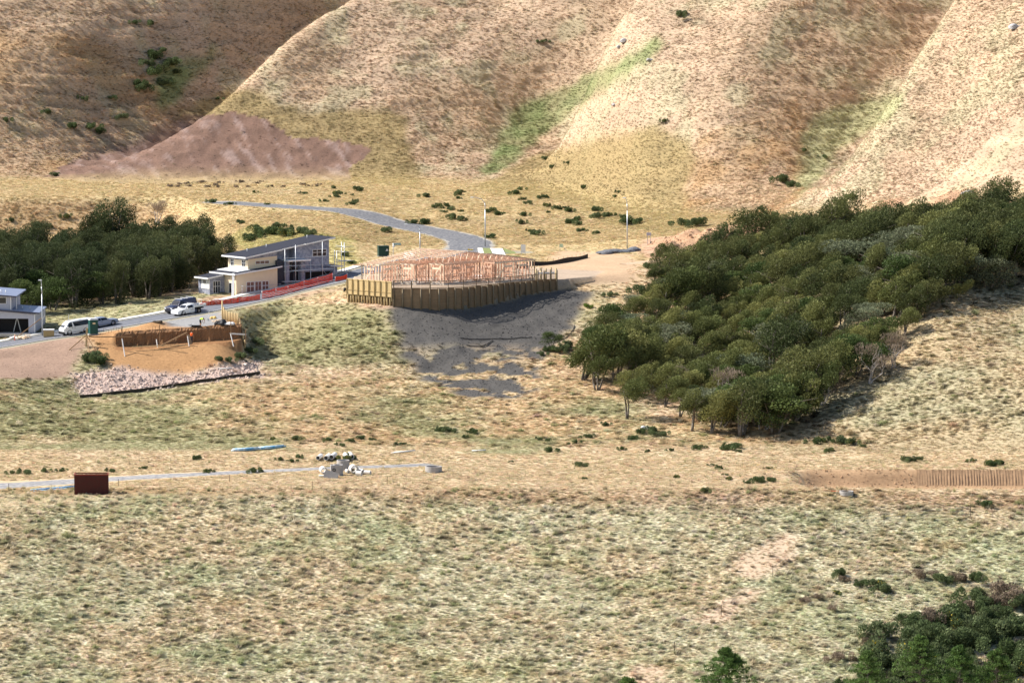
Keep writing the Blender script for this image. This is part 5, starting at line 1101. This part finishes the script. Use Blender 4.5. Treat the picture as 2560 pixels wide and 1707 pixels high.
def lump(name, u, v, y0, sx, sy, sz, M_, label, cat, dz=0):
    bm = bmesh.new(); bmesh.ops.create_icosphere(bm, subdivisions=3, radius=1); rl = random.Random(int(u))
    for q in bm.verts: k = 1+.22*math.sin(q.co.x*4+u)+.16*math.sin(q.co.y*5+v)+rl.gauss(0, .03); q.co = Vector((q.co.x*sx*k, q.co.y*sy*k, max(q.co.z, -.35)*sz*k))
    me_ = bpy.data.meshes.new(name); bm.to_mesh(me_); me_.materials.append(M_); o = bpy.data.objects.new(name, me_); COL.objects.link(o); p = G(u, v, y0); o.location = (p.x, p.y, p.z+sz*.25+dz); return tag(o, label, cat)
lump('black_tarp', 553, 812, 505, .8, .6, .55, m_black, 'crumpled black tarp heap by the low pole wall', 'tarp'); lump('white_sheet', 572, 816, 505, 1.0, .5, .25, m_white, 'crumpled white sheet lying by the low pole wall', 'sheet'); lump('yellow_sack', 533, 797, 508, .42, .32, .3, mat('yellow_sack_cloth', (.70, .48, .16), .8, .2, 4), 'yellow sack at the road edge by the low pole wall', 'sack')
lump('black_box', 865, 727, 515, .35, .35, .4, m_black, 'small black block on the road verge left of the slat fence', 'box')
lump('dark_heap', 395, 806, 508, .6, .35, .2, mat('dark_soil', (.08, .06, .04), .9, .3, 4), 'small dark clod heap behind the spoil mound', 'soil heap')
for i, (u, v, ln, rz, y0, lb) in enumerate(((563, 925, 2.0, .1, 470, 'longer white pipe lying on the pale rock batter'), (613, 916, .8, 2.0, 470, 'short white pipe lying on the pale rock batter'), (1012, 1132, 2.8, .35, 430, 'pale poles lying on the lower terrace near the track'), (1197, 1130, 1.8, 0, 430, 'single pale pole lying right of the pale poles'), (818, 1192, 2.0, .1, 420, 'pale plank lying before the concrete chambers'))):
    p = G(u, v, y0); mb = MB().tube((-ln/2, 0, .1), (ln/2, 0, .1), .09, n=8)
    if i == 2: mb.tube((-ln/2-.5, -.3, .1), (ln/2-.6, -.25, .1), .08, n=8)
    o = mb.build('pole' if i > 1 else 'pipe_offcut', m_concw, None, True); o.location = p+Vector((0, 0, .1)); o.rotation_euler = (0, -.05, rz); tag(o, lb, 'pole' if i > 1 else 'pipe')
# crate, ladder, bollard sticks by the grey house
p = G(122, 842, 505); e = empty('timber_crate', p, .1, 'brown plywood crate with pale lid in front of the van', 'crate'); MB().box((0, 0, .5), (1.5, 1.0, .9)).build('box', mat('ply', (.45, .30, .13), .8, .15, 3), e); MB().box((0, 0, 1.02), (1.6, 1.1, .14)).build('lid', m_white, e)
plank(48, 838, 514.2, 104, 795, 515, .1, .1, m_tboard, 'leaning_pole', 'reddish pole leaning up to the street lamp by the garage'); plank(106, 802, 515.5, 111, 788, 515.5, .18, .05, m_white, 'sign_stake', 'white board behind the left street lamp', 'board'); plank(170, 806, 521, 172, 787, 521, .14, .06, m_white, 'marker_post', 'white marker post standing behind the white van', 'post')
e = empty('stepladder', lh.matrix_basis @ Vector((-2.9, 1.5, .1)), 0, 'grey stepladder standing inside the open garage', 'ladder'); 
for s in (-1, 1):
    mb = MB()
    for y in (-.25, .25): mb.beam((s*.55, y, 0), (s*.05, y*.6, 2.0), .06, .06)
    for k in range(6): t = (k+.5)/6; mb.beam((s*(.55-.5*t), -.25+.1*t, 2*t), (s*(.55-.5*t), .25-.1*t, 2*t), .05, .04)
    mb.build('leg_frame', m_galv, e)
for i, (u, v) in enumerate(((37, 852),)):
    p = G(u, v, 500); o = MB().tube((0, 0, -.1), (0, 0, .8), .05).build('marker_peg', m_orange); o.location = p; tag(o, 'orange marker peg on the kerb by the garage', 'peg')
# reinforcing starter hoops on the pad
for i, (u, v) in enumerate(((262, 830), (275, 832), (288, 826), (300, 830), (318, 832), (385, 833), (392, 834), (410, 833))):
    p = G(u, v, 506.8); mb = MB()
    for x in (-.2, .2): mb.tube((x, 0, -.2), (x, 0, .45), .02, n=5)
    mb.tube((-.2, 0, .45), (.2, 0, .45), .02, n=5); o = mb.build('rebar_hoop', mat('rusty_bar', (.16, .09, .06), .8, .2, 5)); o.location = p; tag(o, 'rusty starter-bar hoop, %s on the dirt pad' % ordinal(i, 8), 'rebar', 'starter bars on the pad')

# ------------------------------------------------------------------ workers
m_skin = mat('skin', (.50, .30, .20), .6, .05, 5); m_vy = mat('hi_vis_yellow', (.55, .85, .08), .7, .06, 4); m_vo = mat('hi_vis_orange', (.95, .16, .03), .7, .06, 4); m_trou = mat('dark_trousers', (.03, .032, .045), .85, .1, 5); m_boot = mat('boots', (.05, .04, .03), .8, .1, 5); m_hair = mat('dark_hair', (.04, .03, .025), .7, .1, 5)
def skin_mesh(name, joints, edges, material, parent, root=0, sub=2):
    me_ = bpy.data.meshes.new(name); me_.from_pydata([j[0] for j in joints], edges, []); o = bpy.data.objects.new(name, me_); COL.objects.link(o)
    sk = o.modifiers.new('skin', 'SKIN'); sk.use_smooth_shade = True
    if not me_.skin_vertices: me_.skin_vertices.new()
    for i, j in enumerate(joints): me_.skin_vertices[0].data[i].radius = (j[1], j[1] if len(j) < 3 else j[2]); me_.skin_vertices[0].data[i].use_root = (i == root)
    ss = o.modifiers.new('sub', 'SUBSURF'); ss.levels = sub; ss.render_levels = sub
    dg = bpy.context.evaluated_depsgraph_get(); m2 = bpy.data.meshes.new_from_object(o.evaluated_get(dg)); bpy.data.objects.remove(o); m2.name = name; m2.materials.clear(); m2.materials.append(material)
    o = bpy.data.objects.new(name, m2); COL.objects.link(o); o.parent = parent; return o
def hand(J, E, w_, d, side, s=.009):
    """five fingers rooted in the palm at joint index w_, pointing along d"""
    d = Vector(d).normalized(); a = d.cross(Vector((0, 1, 0))); a = Vector((1, 0, 0)) if a.length < .2 else a.normalized(); W = Vector(J[w_][0]); J.append((tuple(W+d*.06), .033, .018)); E.append((w_, len(J)-1)); pm = len(J)-1
    for k, ln in enumerate((.06, .075, .08, .07)):
        o = (k-1.5)*.021; b = Vector(J[pm][0])+d*.03+a*o; J.append((tuple(b), s)); E.append((pm, len(J)-1)); J.append((tuple(b+d*ln*.5), s*.95)); E.append((len(J)-2, len(J)-1)); J.append((tuple(b+d*ln*.9+Vector((0, -.02, 0))), s*.8)); E.append((len(J)-2, len(J)-1))
    J.append((tuple(W+d*.04+a*side*.05), s)); E.append((pm, len(J)-1)); J.append((tuple(W+d*.09+a*side*.065), s*.9)); E.append((len(J)-2, len(J)-1))
def person(name, pose, vest_m, label, p, rz):
    e = empty(name, p, rz, label, 'person'); P = pose; J = []; E = []; K = {}
    def add(k, r1, r2=None): J.append((P[k], r1, r2 or r1)); K[k] = len(J)-1
    for k, r1, r2 in (('pelvis', .15, .12), ('waist', .135, .105), ('chest', .165, .12), ('neckb', .085, .075), ('neck', .055, .055), ('head', .085, .10), ('crown', .07, .085)): add(k, r1, r2)
    for a, b in (('pelvis', 'waist'), ('waist', 'chest'), ('chest', 'neckb'), ('neckb', 'neck'), ('neck', 'head'), ('head', 'crown')): E.append((K[a], K[b]))
    J.append((tuple(Vector(P['head'])+Vector((0, -.105, -.01))), .018)); E.append((K['head'], len(J)-1))
    for s in 'LR':
        for k, r1 in (('sh', .065), ('el', .045), ('wr', .03), ('hip', .09), ('knee', .065), ('ank', .045), ('toe', .04)): add(k+s, r1)
        for a, b in (('neckb', 'sh'), ('sh', 'el'), ('el', 'wr')): E.append((K[a] if a == 'neckb' else K[a+s], K[b+s]))
        E += [(K['pelvis'], K['hip'+s]), (K['hip'+s], K['knee'+s]), (K['knee'+s], K['ank'+s]), (K['ank'+s], K['toe'+s])]
        hand(J, E, K['wr'+s], Vector(P['wr'+s])-Vector(P['el'+s]), 1 if s == 'L' else -1)
    bd = skin_mesh('body', J, E, m_skin, e); bd.data.materials.append(m_trou); bd.data.materials.append(m_boot)
    seg = [(Vector(P[a+s]), Vector(P[b+s]), mi) for s in 'LR' for a, b, mi in (('hip', 'knee', 1), ('knee', 'ank', 1 if vest_m is m_vo else 0), ('ank', 'toe', 2))]+[(Vector(P['pelvis']), Vector(P['waist']), 1)]+[(Vector(P['sh'+s]), Vector(P['wr'+s]), 0) for s in 'LR']+[(Vector(P['neck']), Vector(P['crown']), 0)]
    for f in bd.data.polygons:
        c = f.center; best = (9, 0)
        for a, b, mi in seg:
            ab = b-a; t = max(0, min(1, (c-a).dot(ab)/ab.length_squared)); dd = (c-a-ab*t).length
            if dd < best[0]: best = (dd, mi)
        f.material_index = best[1]
    VJ = [(P['waist'], .155, .125), (P['chest'], .19, .145), (P['neckb'], .10, .09)]; VE = [(0, 1), (1, 2)]
    lo = tuple(Vector(P['pelvis']).lerp(Vector(P['waist']), .3)); VJ.append((lo, .165, .135)); VE.append((3, 0))
    for s in 'LR':
        VJ.append((P['sh'+s], .085)); VE.append((2, len(VJ)-1)); VJ.append((tuple(Vector(P['sh'+s]).lerp(Vector(P['el'+s]), .55)), .068)); VE.append((len(VJ)-2, len(VJ)-1))
    skin_mesh('hi_vis_shirt', VJ, VE, vest_m, e, 1)
    hd = Vector(P['head']); up = (Vector(P['crown'])-Vector(P['neck'])).normalized(); skin_mesh('hair', [(tuple(hd+up*.03+Vector((0, .035, 0))), .095, .105), (tuple(hd+up*.09+Vector((0, .02, 0))), .085, .10)], [(0, 1)], m_hair, e)
    for dx in (-.035, .035):
        bm = bmesh.new(); bmesh.ops.create_uvsphere(bm, u_segments=8, v_segments=6, radius=.012); me_ = bpy.data.meshes.new('eye'); bm.to_mesh(me_); me_.materials.append(m_hair); o = bpy.data.objects.new('eye', me_); COL.objects.link(o); o.parent = e; o.location = hd+Vector((dx, -.098, .03))
        bm = bmesh.new(); bmesh.ops.create_uvsphere(bm, u_segments=8, v_segments=6, radius=.026); me_ = bpy.data.meshes.new('ear'); bm.to_mesh(me_); me_.materials.append(m_skin); o = bpy.data.objects.new('ear', me_); COL.objects.link(o); o.parent = e; o.location = hd+Vector((dx*2.7, 0, .0))
    return e
BEND = dict(pelvis=(0, .12, .92), waist=(0, -.02, 1.08), chest=(0, -.26, 1.16), neckb=(0, -.44, 1.14), neck=(0, -.50, 1.11), head=(0, -.60, 1.06), crown=(0, -.68, 1.03), shL=(.2, -.38, 1.10), elL=(.25, -.44, .83), wrL=(.2, -.52, .60), shR=(-.2, -.38, 1.10), elR=(-.27, -.42, .84), wrR=(-.2, -.52, .58),
            hipL=(.1, .12, .86), kneeL=(.13, .02, .48), ankL=(.13, .1, .08), toeL=(.14, -.07, .035), hipR=(-.1, .12, .86), kneeR=(-.12, .0, .48), ankR=(-.12, .08, .08), toeR=(-.13, -.09, .035))
STAND_P = dict(pelvis=(0, 0, .95), waist=(0, 0, 1.12), chest=(0, -.03, 1.34), neckb=(0, -.01, 1.47), neck=(0, -.02, 1.53), head=(0, -.04, 1.62), crown=(0, -.03, 1.72), shL=(.2, 0, 1.43), elL=(.26, -.05, 1.16), wrL=(.24, -.22, 1.02), shR=(-.2, 0, 1.43), elR=(-.27, -.03, 1.15), wrR=(-.26, -.14, .95),
               hipL=(.1, 0, .9), kneeL=(.12, -.04, .5), ankL=(.12, .03, .08), toeL=(.13, -.14, .035), hipR=(-.1, 0, .9), kneeR=(-.13, .0, .5), ankR=(-.13, .05, .08), toeR=(-.15, -.12, .035))
p = G(502, 822, 505); person('person', BEND, m_vy, 'worker in yellow hi-vis top and dark shorts bending forward on the gravel', p, 1.1)
p = at(479, 862, YF(479)+1.6); p.z = H(p.x, p.y); person('person', STAND_P, m_vo, 'worker in orange hi-vis top standing in the excavation', p, 2.4)
p = G(490, 822, 505); o = MB().box((0, 0, .12), (1.3, .5, .2), .1).box((-.75, .1, .2), (.5, .5, .06), .4).build('black_oblong', m_black); o.location = p; tag(o, 'low black trolley at the feet of the bending worker', 'oblong')  # two flat black boxes on the ground at the worker's feet
p = G(521, 802, 507); e = empty('shovel', p, 0, 'pale-handled shovel standing upright behind the bending worker', 'shovel'); MB().tube((0, 0, .3), (.12, 0, 1.5), .025).build('handle', m_white, e); MB().box((0, 0, .16), (.24, .03, .34)).build('blade', m_galv, e)

# ------------------------------------------------------------------ street furniture
def lamp(u, v, h, arm, label, y0=500, s=-1):
    p = G(u, v, y0); e = empty('street_lamp', p, 0, label, 'street lamp', 'street lamps'); P = [Vector((0, 0, -.3)), Vector((0, 0, h*.75)), Vector((s*.04, 0, h*.88)), Vector((s*arm*.25, 0, h*.96)), Vector((s*arm*.75, 0, h)), Vector((s*arm, 0, h))]
    MB().path(P[:2], [.11, .075], 10).build('pole', m_galv, e, True); MB().path(P[1:], [.075, .06, .05, .045, .045], 8).build('arm', m_galv, e, True)
    MB().hexa([(s*arm-.3, -.14, h-.05), (s*arm+.3, -.14, h-.05), (s*arm+.3, .14, h-.05), (s*arm-.3, .14, h-.05), (s*arm-.2, -.1, h+.08), (s*arm+.2, -.1, h+.08), (s*arm+.2, .1, h+.08), (s*arm-.2, .1, h+.08)]).build('lamp_head', m_white, e); return e
lamp(106, 840, 8.0, .25, 'tall grey street lamp by the grey house at the left', 500); lamp(1050, 640, 5.2, 2.3, 'street lamp with long left arm behind the framed house', 566); lamp(1213, 617, 8.2, 2.2, 'tall street lamp with thin left arm standing above the junction', 585); lamp(1568, 622, 8.3, .5, 'tall street lamp on the right beyond the dirt pad', 566)
p = G(958, 642, 566); e = empty('transformer_box', p, .25, 'dark green transformer box with a white warning triangle', 'transformer'); MB().box((0, 0, .85), (1.7, 1.2, 1.7)).build('cabinet', mat('transformer_green', (.012, .05, .04), .5, .08, 2), e); MB().box((0, 0, 1.74), (1.8, 1.3, .08)).build('lid', MATS['transformer_green'], e); MB().add([(.28, -.61, .95), (.72, -.61, .95), (.5, -.61, 1.35)], [(0, 1, 2)]).build('warning_triangle', m_white, e); MB().box((0, 0, .02), (2.2, 1.7, .2)).build('plinth', m_concg, e)
p = G(983, 650, 566); e = empty('street_sign', p, 0, 'street name sign post beside the transformer box', 'sign'); MB().tube((0, 0, -.2), (0, 0, 2.7), .05).build('post', m_galv, e, True); MB().box((.65, 0, 2.55), (1.2, .04, .3)).build('name_blade', mat('sign_green', (.35, .48, .45), .5, .1, 3), e); MB().box((.15, 0, 2.2), (.4, .04, .18)).build('small_blade', m_white, e)
p = G(1308, 638, 566); e = empty('sale_board', p, 0, 'upright white sign board on two legs above the silt fence', 'sign'); MB().box((0, 0, 1.05), (.75, .06, 1.3)).build('board', m_white, e); MB().box((-.3, .05, .4), (.08, .06, .9)).box((.3, .05, .4), (.08, .06, .9)).build('leg', m_white, e)
p = G(1403, 628, 566); e = empty('lot_board', p, 0, 'small pale green lot sign with a back stay', 'sign'); MB().box((0, 0, .9), (.55, .05, .55)).build('board', mat('pale_green_sign', (.55, .72, .5), .6, .1, 3), e); MB().beam((.2, .02, 1.0), (.9, .3, 0), .05, .05).beam((-.22, .03, -.1), (-.22, .03, 1.1), .06, .06).build('stay', m_concw, e)
p = G(1622, 612, 566); e = empty('meter_post', p, 0, 'grey meter box on two posts beside the dirt heaps', 'meter'); MB().box((-.2, 0, 1.0), (.09, .09, 2.0)).box((.25, 0, 1.0), (.09, .09, 2.0)).build('post', m_galv, e); MB().box((0, 0, 1.75), (.75, .2, .5)).build('box', m_greyp, e); MB().box((.45, .1, .25), (.4, .4, .45)).build('base_box', m_black, e)
for i, (u, v) in enumerate(((1745, 640), (1760, 640), (1810, 626), (1880, 612))):
    p = G(u, v, 555); o = MB().box((0, 0, .5), (.14, .14, 1.2)).build('fence_post', m_white); o.location = p; tag(o, 'white post by the dirt drive, %s' % ordinal(i, 4), 'post', 'white drive posts')
o = plank(1745, 632, 573, 1760, 634, 573, .05, .2, m_white, 'gate_rail', 'white rail between two posts by the dirt drive', 'rail')
# silt fence
P = [at(1292, 651, 563), at(1340, 647, 566), at(1400, 642, 570), at(1470, 634, 578)]; e = empty('silt_fence', (P[0].x, P[0].y, H(P[0].x, P[0].y)), 0, 'long low black silt fence along the back of the dirt pad', 'fence'); o0 = e.location.copy()
pts = polyline([(q.x, q.y, 0) for q in P], 1.2); rr = random.Random(4)
for k in range(len(pts)-1):
    a, b = pts[k], pts[k+1]; za, zb = H(a.x, a.y), H(b.x, b.y); ha = .75+.12*math.sin(k*.9); hb_ = .75+.12*math.sin((k+1)*.9); A_ = Vector((a.x, a.y, za-.1))-o0; B_ = Vector((b.x, b.y, zb-.1))-o0
    MB().hexa([A_, B_, B_+Vector((0, .02, 0)), A_+Vector((0, .02, 0)), A_+Vector((0, .05, ha)), B_+Vector((0, .05, hb_)), B_+Vector((0, .07, hb_)), A_+Vector((0, .07, ha))]).build('cloth_panel', m_black, e); MB().box(tuple(A_+Vector((0, .09, .5))), (.05, .05, 1.2)).build('stake', m_tboard, e)
o = MB().box((0, 0, .12), (.9, .35, .22)).box((-.3, 0, .26), (.2, .3, .08)).build('barrier_block', mat('yellow_plastic', (.85, .55, .08), .6, .08, 3)); o.location = G(1176, 627, 585); tag(o, 'small yellow barrier block on the gravel junction', 'barrier')

# ------------------------------------------------------------------ precast concrete, pipes, steel bin on the lower terrace
def place(o, p, rz=0, label=None, cat=None, group=None): o.location = p; o.rotation_euler = (0, 0, rz); return tag(o, label, cat, group)
p = G(1084, 1180, 425); place(MB().ring((0, 0, .33), (0, 0, 1), 1.02, .9, .78, 40).build('manhole_ring', m_concg, None), p, 0, 'wide low concrete manhole ring standing alone on the terrace', 'concrete ring')
p = G(2116, 1235, 405); place(MB().ring((0, 0, .1), (0, 0, 1), .82, .7, .5, 36).build('manhole_ring', m_concg, None), p, 0, 'concrete manhole ring sunk before the dirt cut bank', 'concrete ring')
o = MB().box((0, 0, .06), (1.1, .25, .05), -.5).box((.3, -.2, .06), (.5, .3, .04), -.3).build('orange_flagging', m_orange); place(o, G(2086, 1230, 405), 0, 'scrap of orange plastic beside the sunken concrete ring', 'plastic'); 
p = G(843, 1188, 425); e = empty('concrete_chamber', p, .12, 'grey square-ended concrete chamber standing behind the leaning slab', 'concrete chamber'); MB().ring((0, 0, .65), (0, 0, 1), .72, .6, 1.3, 28).build('shell', m_concg, e); MB().box((-.55, -.1, .65), (.5, 1.1, 1.3)).build('square_end', m_concg, e); MB().ring((-.42, -.67, .75), (0, 1, 0), .2, .12, .06, 18).build('pipe_port', m_black, e)
p = G(858, 1176, 425); place(MB().ring((0, 0, .6), (0, 0, 1), .78, .68, 1.35, 36).build('manhole_ring', m_concg, None), p, 0, 'tall blue-grey concrete ring behind the square chamber', 'concrete ring')
p = G(828, 1196, 420); o = MB().box((0, 0, 0), (1.7, .1, 1.0)).build('concrete_slab', m_concg, None); place(o, p+Vector((0, 0, .38)), -.15, 'thin concrete slab leaning before the grey chamber', 'concrete slab'); o.rotation_euler = (-.25, .28, -.1)
PIPES = [(884, 1185, .52, .40, .9, (.35, -1), 'largest white concrete pipe lying right of the chambers'), (902, 1186, .26, .2, 1.5, (.5, -1), 'slim white pipe leaning beside the largest pipe'), (808, 1186, .42, .33, 1.0, (.3, -1), 'brownish pipe open to the front left of the chambers'), (868, 1184, .22, .16, .8, (.3, -1), 'small pipe stub between chamber and largest pipe'), (897, 1192, .3, .24, .7, (1, -.3), 'short white pipe lying before the largest pipe'), (918, 1188, .24, .18, .9, (1, -.4), 'rightmost small white pipe of the precast heap'),
         (798, 1152, .27, .2, 2.4, (-.12, -1), 'leftmost white pipe of the row beyond the track'), (818, 1152, .30, .24, 2.6, (-.1, -1), 'second white pipe of the row beyond the track'), (832, 1151, .30, .24, 3.0, (-.1, -1), 'third white pipe of the row beyond the track'), (864, 1150, .30, .24, 2.6, (.12, -1), 'fourth white pipe of the row beyond the track'), (876, 1149, .32, .25, 3.0, (.12, -1), 'fifth white pipe of the row, beside the gorse bush')]
for u, v, ro, ri, ln, ax, lb in PIPES:
    p = G(u, v, 425); ax = Vector((ax[0], ax[1], 0)).normalized(); o = MB().ring((0, 0, ro), ax, ro, ri, ln, 24).build('concrete_pipe', m_concw, None); z = max(H(p.x+ax.x*ln/2, p.y+ax.y*ln/2), H(p.x-ax.x*ln/2, p.y-ax.y*ln/2), p.z); place(o, (p.x, p.y+ln*.35, z+.05), 0, lb, 'pipe', 'concrete pipes')
# digger-tooth grooves down the cut bank at the right
V = []; xs_ = np.arange((2300-CU)/F*436, (2760-CU)/F*436, .085); rr = random.Random(12); nk = 6; ph = 0
for x in xs_:
    ph += .085*2*math.pi/.36*(1+.15*rr.gauss(0, 1)); gv = .055*math.sin(ph)*min(1, (x-xs_[0])/3)*(.6+.8*vnoise(np.array([x*.8]), np.array([0.]), 77)[0])+rr.gauss(0, .012); zt = H(x, yb2+.35); zb = H(x, yb2-2.0)-.1
    for k in range(nk): t = k/(nk-1); V.append((x, yb2-1.25+1.25*t-.12+gv*math.sin(math.pi*min(1, t*1.15)), zb+(zt-zb)*t+.05+(rr.gauss(0, .05) if k == nk-1 else 0)))
Fs = [(i*nk+k, (i+1)*nk+k, (i+1)*nk+k+1, i*nk+k+1) for i in range(len(xs_)-1) for k in range(nk-1)]
tag(mesh_obj('grooved_bank', V, Fs, mat('grooved_clay', (.44, .285, .165), .95, .2, 2, .4), None, True), kind='structure')
# steel trench bin
p = G(229, 1234, 405); e = empty('steel_bin', p, .10, 'large dark red steel bin standing in the grass below the track', 'bin'); W_, D_, Ht = 3.85, 1.7, 2.35
for y, nm in ((-D_/2, 'front_panel'), (D_/2, 'back_panel')):
    mb = MB(); n = 16
    for k in range(n): mb.box((-W_/2+W_*(k+.5)/n, y+(.025 if k % 2 else -.025), Ht/2-.1), (W_/n+.002, .07, Ht-.1))
    mb.build(nm, m_rust, e)
for x in (-W_/2, W_/2): MB().box((x, 0, Ht/2-.1), (.1, D_-.12, Ht-.12)).build('side_panel', m_rust, e)
mb = MB()
for y in (-D_/2, D_/2): mb.box((0, y, Ht-.04), (W_+.14, .14, .12))
for x in (-W_/2, W_/2): mb.box((x, 0, Ht-.042), (.14, D_-.15, .12))
mb.build('rim', mat('bright_red_steel', (.22, .035, .02), .6, .15, 3), e); MB().box((0, 0, .1), (W_-.15, D_-.15, .1)).build('floor', m_rust, e)
def bundle(u0, v0, u1, v1, n, label, y0):
    a = G(u0, v0, y0); b = G(u1, v1, y0); e = empty('pipe_bundle', a, 0, label, 'pipes', 'blue pipe bundles'); rr_ = random.Random(int(u0))
    for k in range(n):
        off = Vector((rr_.gauss(0, .25), (k % 4)*.2-.3, .08+.17*(k//4))); sh = (b-a)*rr_.uniform(-.05, .05); MB().path([off+sh, (b-a)*.5+off+sh+Vector((0, 0, H((a.x+b.x)/2, (a.y+b.y)/2)-(a.z+b.z)/2)), b-a+off+sh], [.085]*3, 8).build('pipe', m_bpipe, e, True)
bundle(578, 1128, 705, 1118, 7, 'long bundle of pale blue pipes on the grass above the track', 430); bundle(85, 1229, 187, 1221, 7, 'bundle of pale blue pipes lying left of the red bin', 405)
# rocks
for i, (u, v, s, lb) in enumerate(((1560, 105, 1.7, 'pale rock outcrop beside the green gully high on the hill'), (1548, 118, 1.1, 'smaller rock below the pale outcrop near the green gully'), (2535, 262, 2.0, 'grey rock outcrop on the hill at the right edge'), (1535, 265, 1.0, 'grey rock on the crest below the green gully'), (1625, 150, 1.0, 'grey rock at the edge of the green gully'))):
    s *= .62; lump('rock_outcrop', u, v, 620, s, s*.8, s*.5, mat('grey_rock', (.42, .40, .39), .9, .25, 2, .4), lb, 'rock', -.2)
lump('white_sack', 1613, 1072, 440, .5, .35, .35, m_white, 'white plastic bag lying in the gorse before the wood', 'bag'); lump('pale_tank', 2420, 488, 560, 1.3, .7, .5, m_concg, 'pale grey boat-shaped trough beside the spoil heap', 'trough')
for u, v, sx in ((1515, 634, 1.6), (1550, 631, 1.9), (1585, 627, 1.5)): lump('gravel_heap', u, v, 566, sx, 1.3, .42, mat('dark_gravel', (.13, .135, .15), .95, .3, 4, .8), 'dark gravel heap beyond the dirt pad, %s of three' % {1515: 'leftmost', 1550: 'middle', 1585: 'rightmost'}[u], 'gravel heap')['group'] = 'gravel heaps'
# corrugated drain hoses on the clay
def hose(pix, label):
    P = [G(u, v, 470)+Vector((0, 0, .1)) for u, v in pix]; o0 = P[0].copy(); Q = polyline([p-o0 for p in P], .6)
    for q in Q: q.z = H(q.x+o0.x, q.y+o0.y)+.12-o0.z
    o = MB().path(Q, [.065]*len(Q), 7).build('drain_hose', m_black, None, True); o.location = o0; tag(o, label, 'hose', 'black drain hoses')
hose([(1150, 847), (1190, 852), (1240, 849), (1290, 848), (1330, 846)], 'long black drain hose lying across the grey clay'); hose([(1165, 866), (1190, 873), (1215, 866), (1232, 853)], 'short curved black hose below the long one on the clay'); hose([(1408, 850), (1425, 840), (1433, 828), (1436, 816)], 'black hose curling up right of the clay by the bushes')
# wire fence on the near slope, hill fences
def fence(name, pix, h, r_, label, group, y0, M_, wires=0):
    P = [G(u, v, y0) for u, v in pix]; e = empty(name, P[0], 0, label, 'fence', group); o0 = P[0]
    for p in P: MB().box(tuple(p-o0+Vector((0, 0, h/2-.15))), (r_, r_, h+.3)).build('post', M_, e)
    for k in range(wires):
        mb = MB(); z = h*(k+1)/(wires+.3)
        for a, b in zip(P[:-1], P[1:]): mb.tube(a-o0+Vector((0, 0, z)), b-o0+Vector((0, 0, z)), .008, n=4)
        mb.build('wire', m_galv, e)
m_wara = mat('dark_steel_post', (.07, .05, .045), .7, .1, 4)
fence('wire_fence', [(1686, 1632), (1803, 1540), (1932, 1442), (2092, 1328), (2210, 1310), (2426, 1293)], 1.25, .06, 'wire fence on thin dark steel posts climbing the near slope', None, 340, m_wara, 3)
fence('terrace_fence', [(22, 1228), (296, 1216), (574, 1206), (782, 1222), (968, 1210)], .9, .05, 'thin dark steel pegs along the gravel track', None, 405, m_wara)
fence('hill_fence', [(1945+8*k, 33-2.2*k) for k in range(12)]+[(2038, 20)], .95, .09, 'row of thin fence posts along the upper hill crest', None, 620, m_tboard); fence('hill_fence', [(2060, 20), (2080, 25), (2120, 30), (2160, 40)], .9, .08, 'short row of fence posts right of the crest fence', None, 620, m_tboard); fence('hill_fence', [(2425, 115), (2475, 116), (2510, 117), (2530, 116)], 1.0, .08, 'fence posts on the hillside near the right edge', None, 600, m_tboard)
fence('hill_fence', [(560+38*k, 122-16*k) for k in range(8)], .9, .08, 'fence posts along the pale crest left of the hill', None, 640, m_tboard)
# conifer tops rising from the gully below the frame
def conifer(u, v, y, h, w_, label):
    tp = at(u, v, y); e = empty('conifer_tree', (tp.x, tp.y, min(H(tp.x, tp.y), tp.z-h)), 0, label, 'tree', 'near conifers'); hh = tp.z-e.location.z; rr_ = random.Random(int(u)); mb = MB().path([(0, 0, -.5), (0, 0, hh*.6), (.05, 0, hh*.97)], [.28, .16, .03], 8)
    V = []; lum = []
    for k in range(110):
        t = rr_.random()**.55; z = hh*(.25+.73*t); rd = w_*(1-t)**.75*rr_.uniform(.75, 1.1)+.12; a = rr_.uniform(0, 6.28); ex, ey = math.cos(a)*rd, math.sin(a)*rd; mb.path([(0, 0, z-.25), (ex*.6, ey*.6, z), (ex, ey, z+.15)], [.05, .03, .012], 4)
        for f in (.45, .75, 1.0): lum.append(((ex*f, ey*f, z+.1*f), (.34*(1.1-.4*f)+.06, .34*(1.1-.4*f)+.06, .17), rr_.uniform(.7, 1.3)))
    mb.build('trunk', m_bark, e, True); me_ = leaf_mesh('crown', lum, 11000, .085, int(u), .5, 4.0); me_.materials.append(L_CON); o = bpy.data.objects.new('crown', me_); COL.objects.link(o); o.parent = e
conifer(1815, 1618, 352, 6, 6.0, 'bright green conifer top rising at the bottom edge'); conifer(1570, 1690, 350, 6, 4.5, 'conifer tip just showing left at the bottom edge'); conifer(2170, 1625, 350, 6, 5.0, 'conifer with thin leader in the bottom right thicket'); conifer(2300, 1585, 350, 7, 6.0, 'feathery conifer in the middle of the bottom right thicket'); conifer(2400, 1610, 348, 7, 5.0, 'conifer with upright tip near the bottom right corner'); conifer(2490, 1620, 349, 7, 5.5, 'rightmost conifer in the bottom right corner')
print('all', len(bpy.data.objects), round(time.time()-T0, 1))
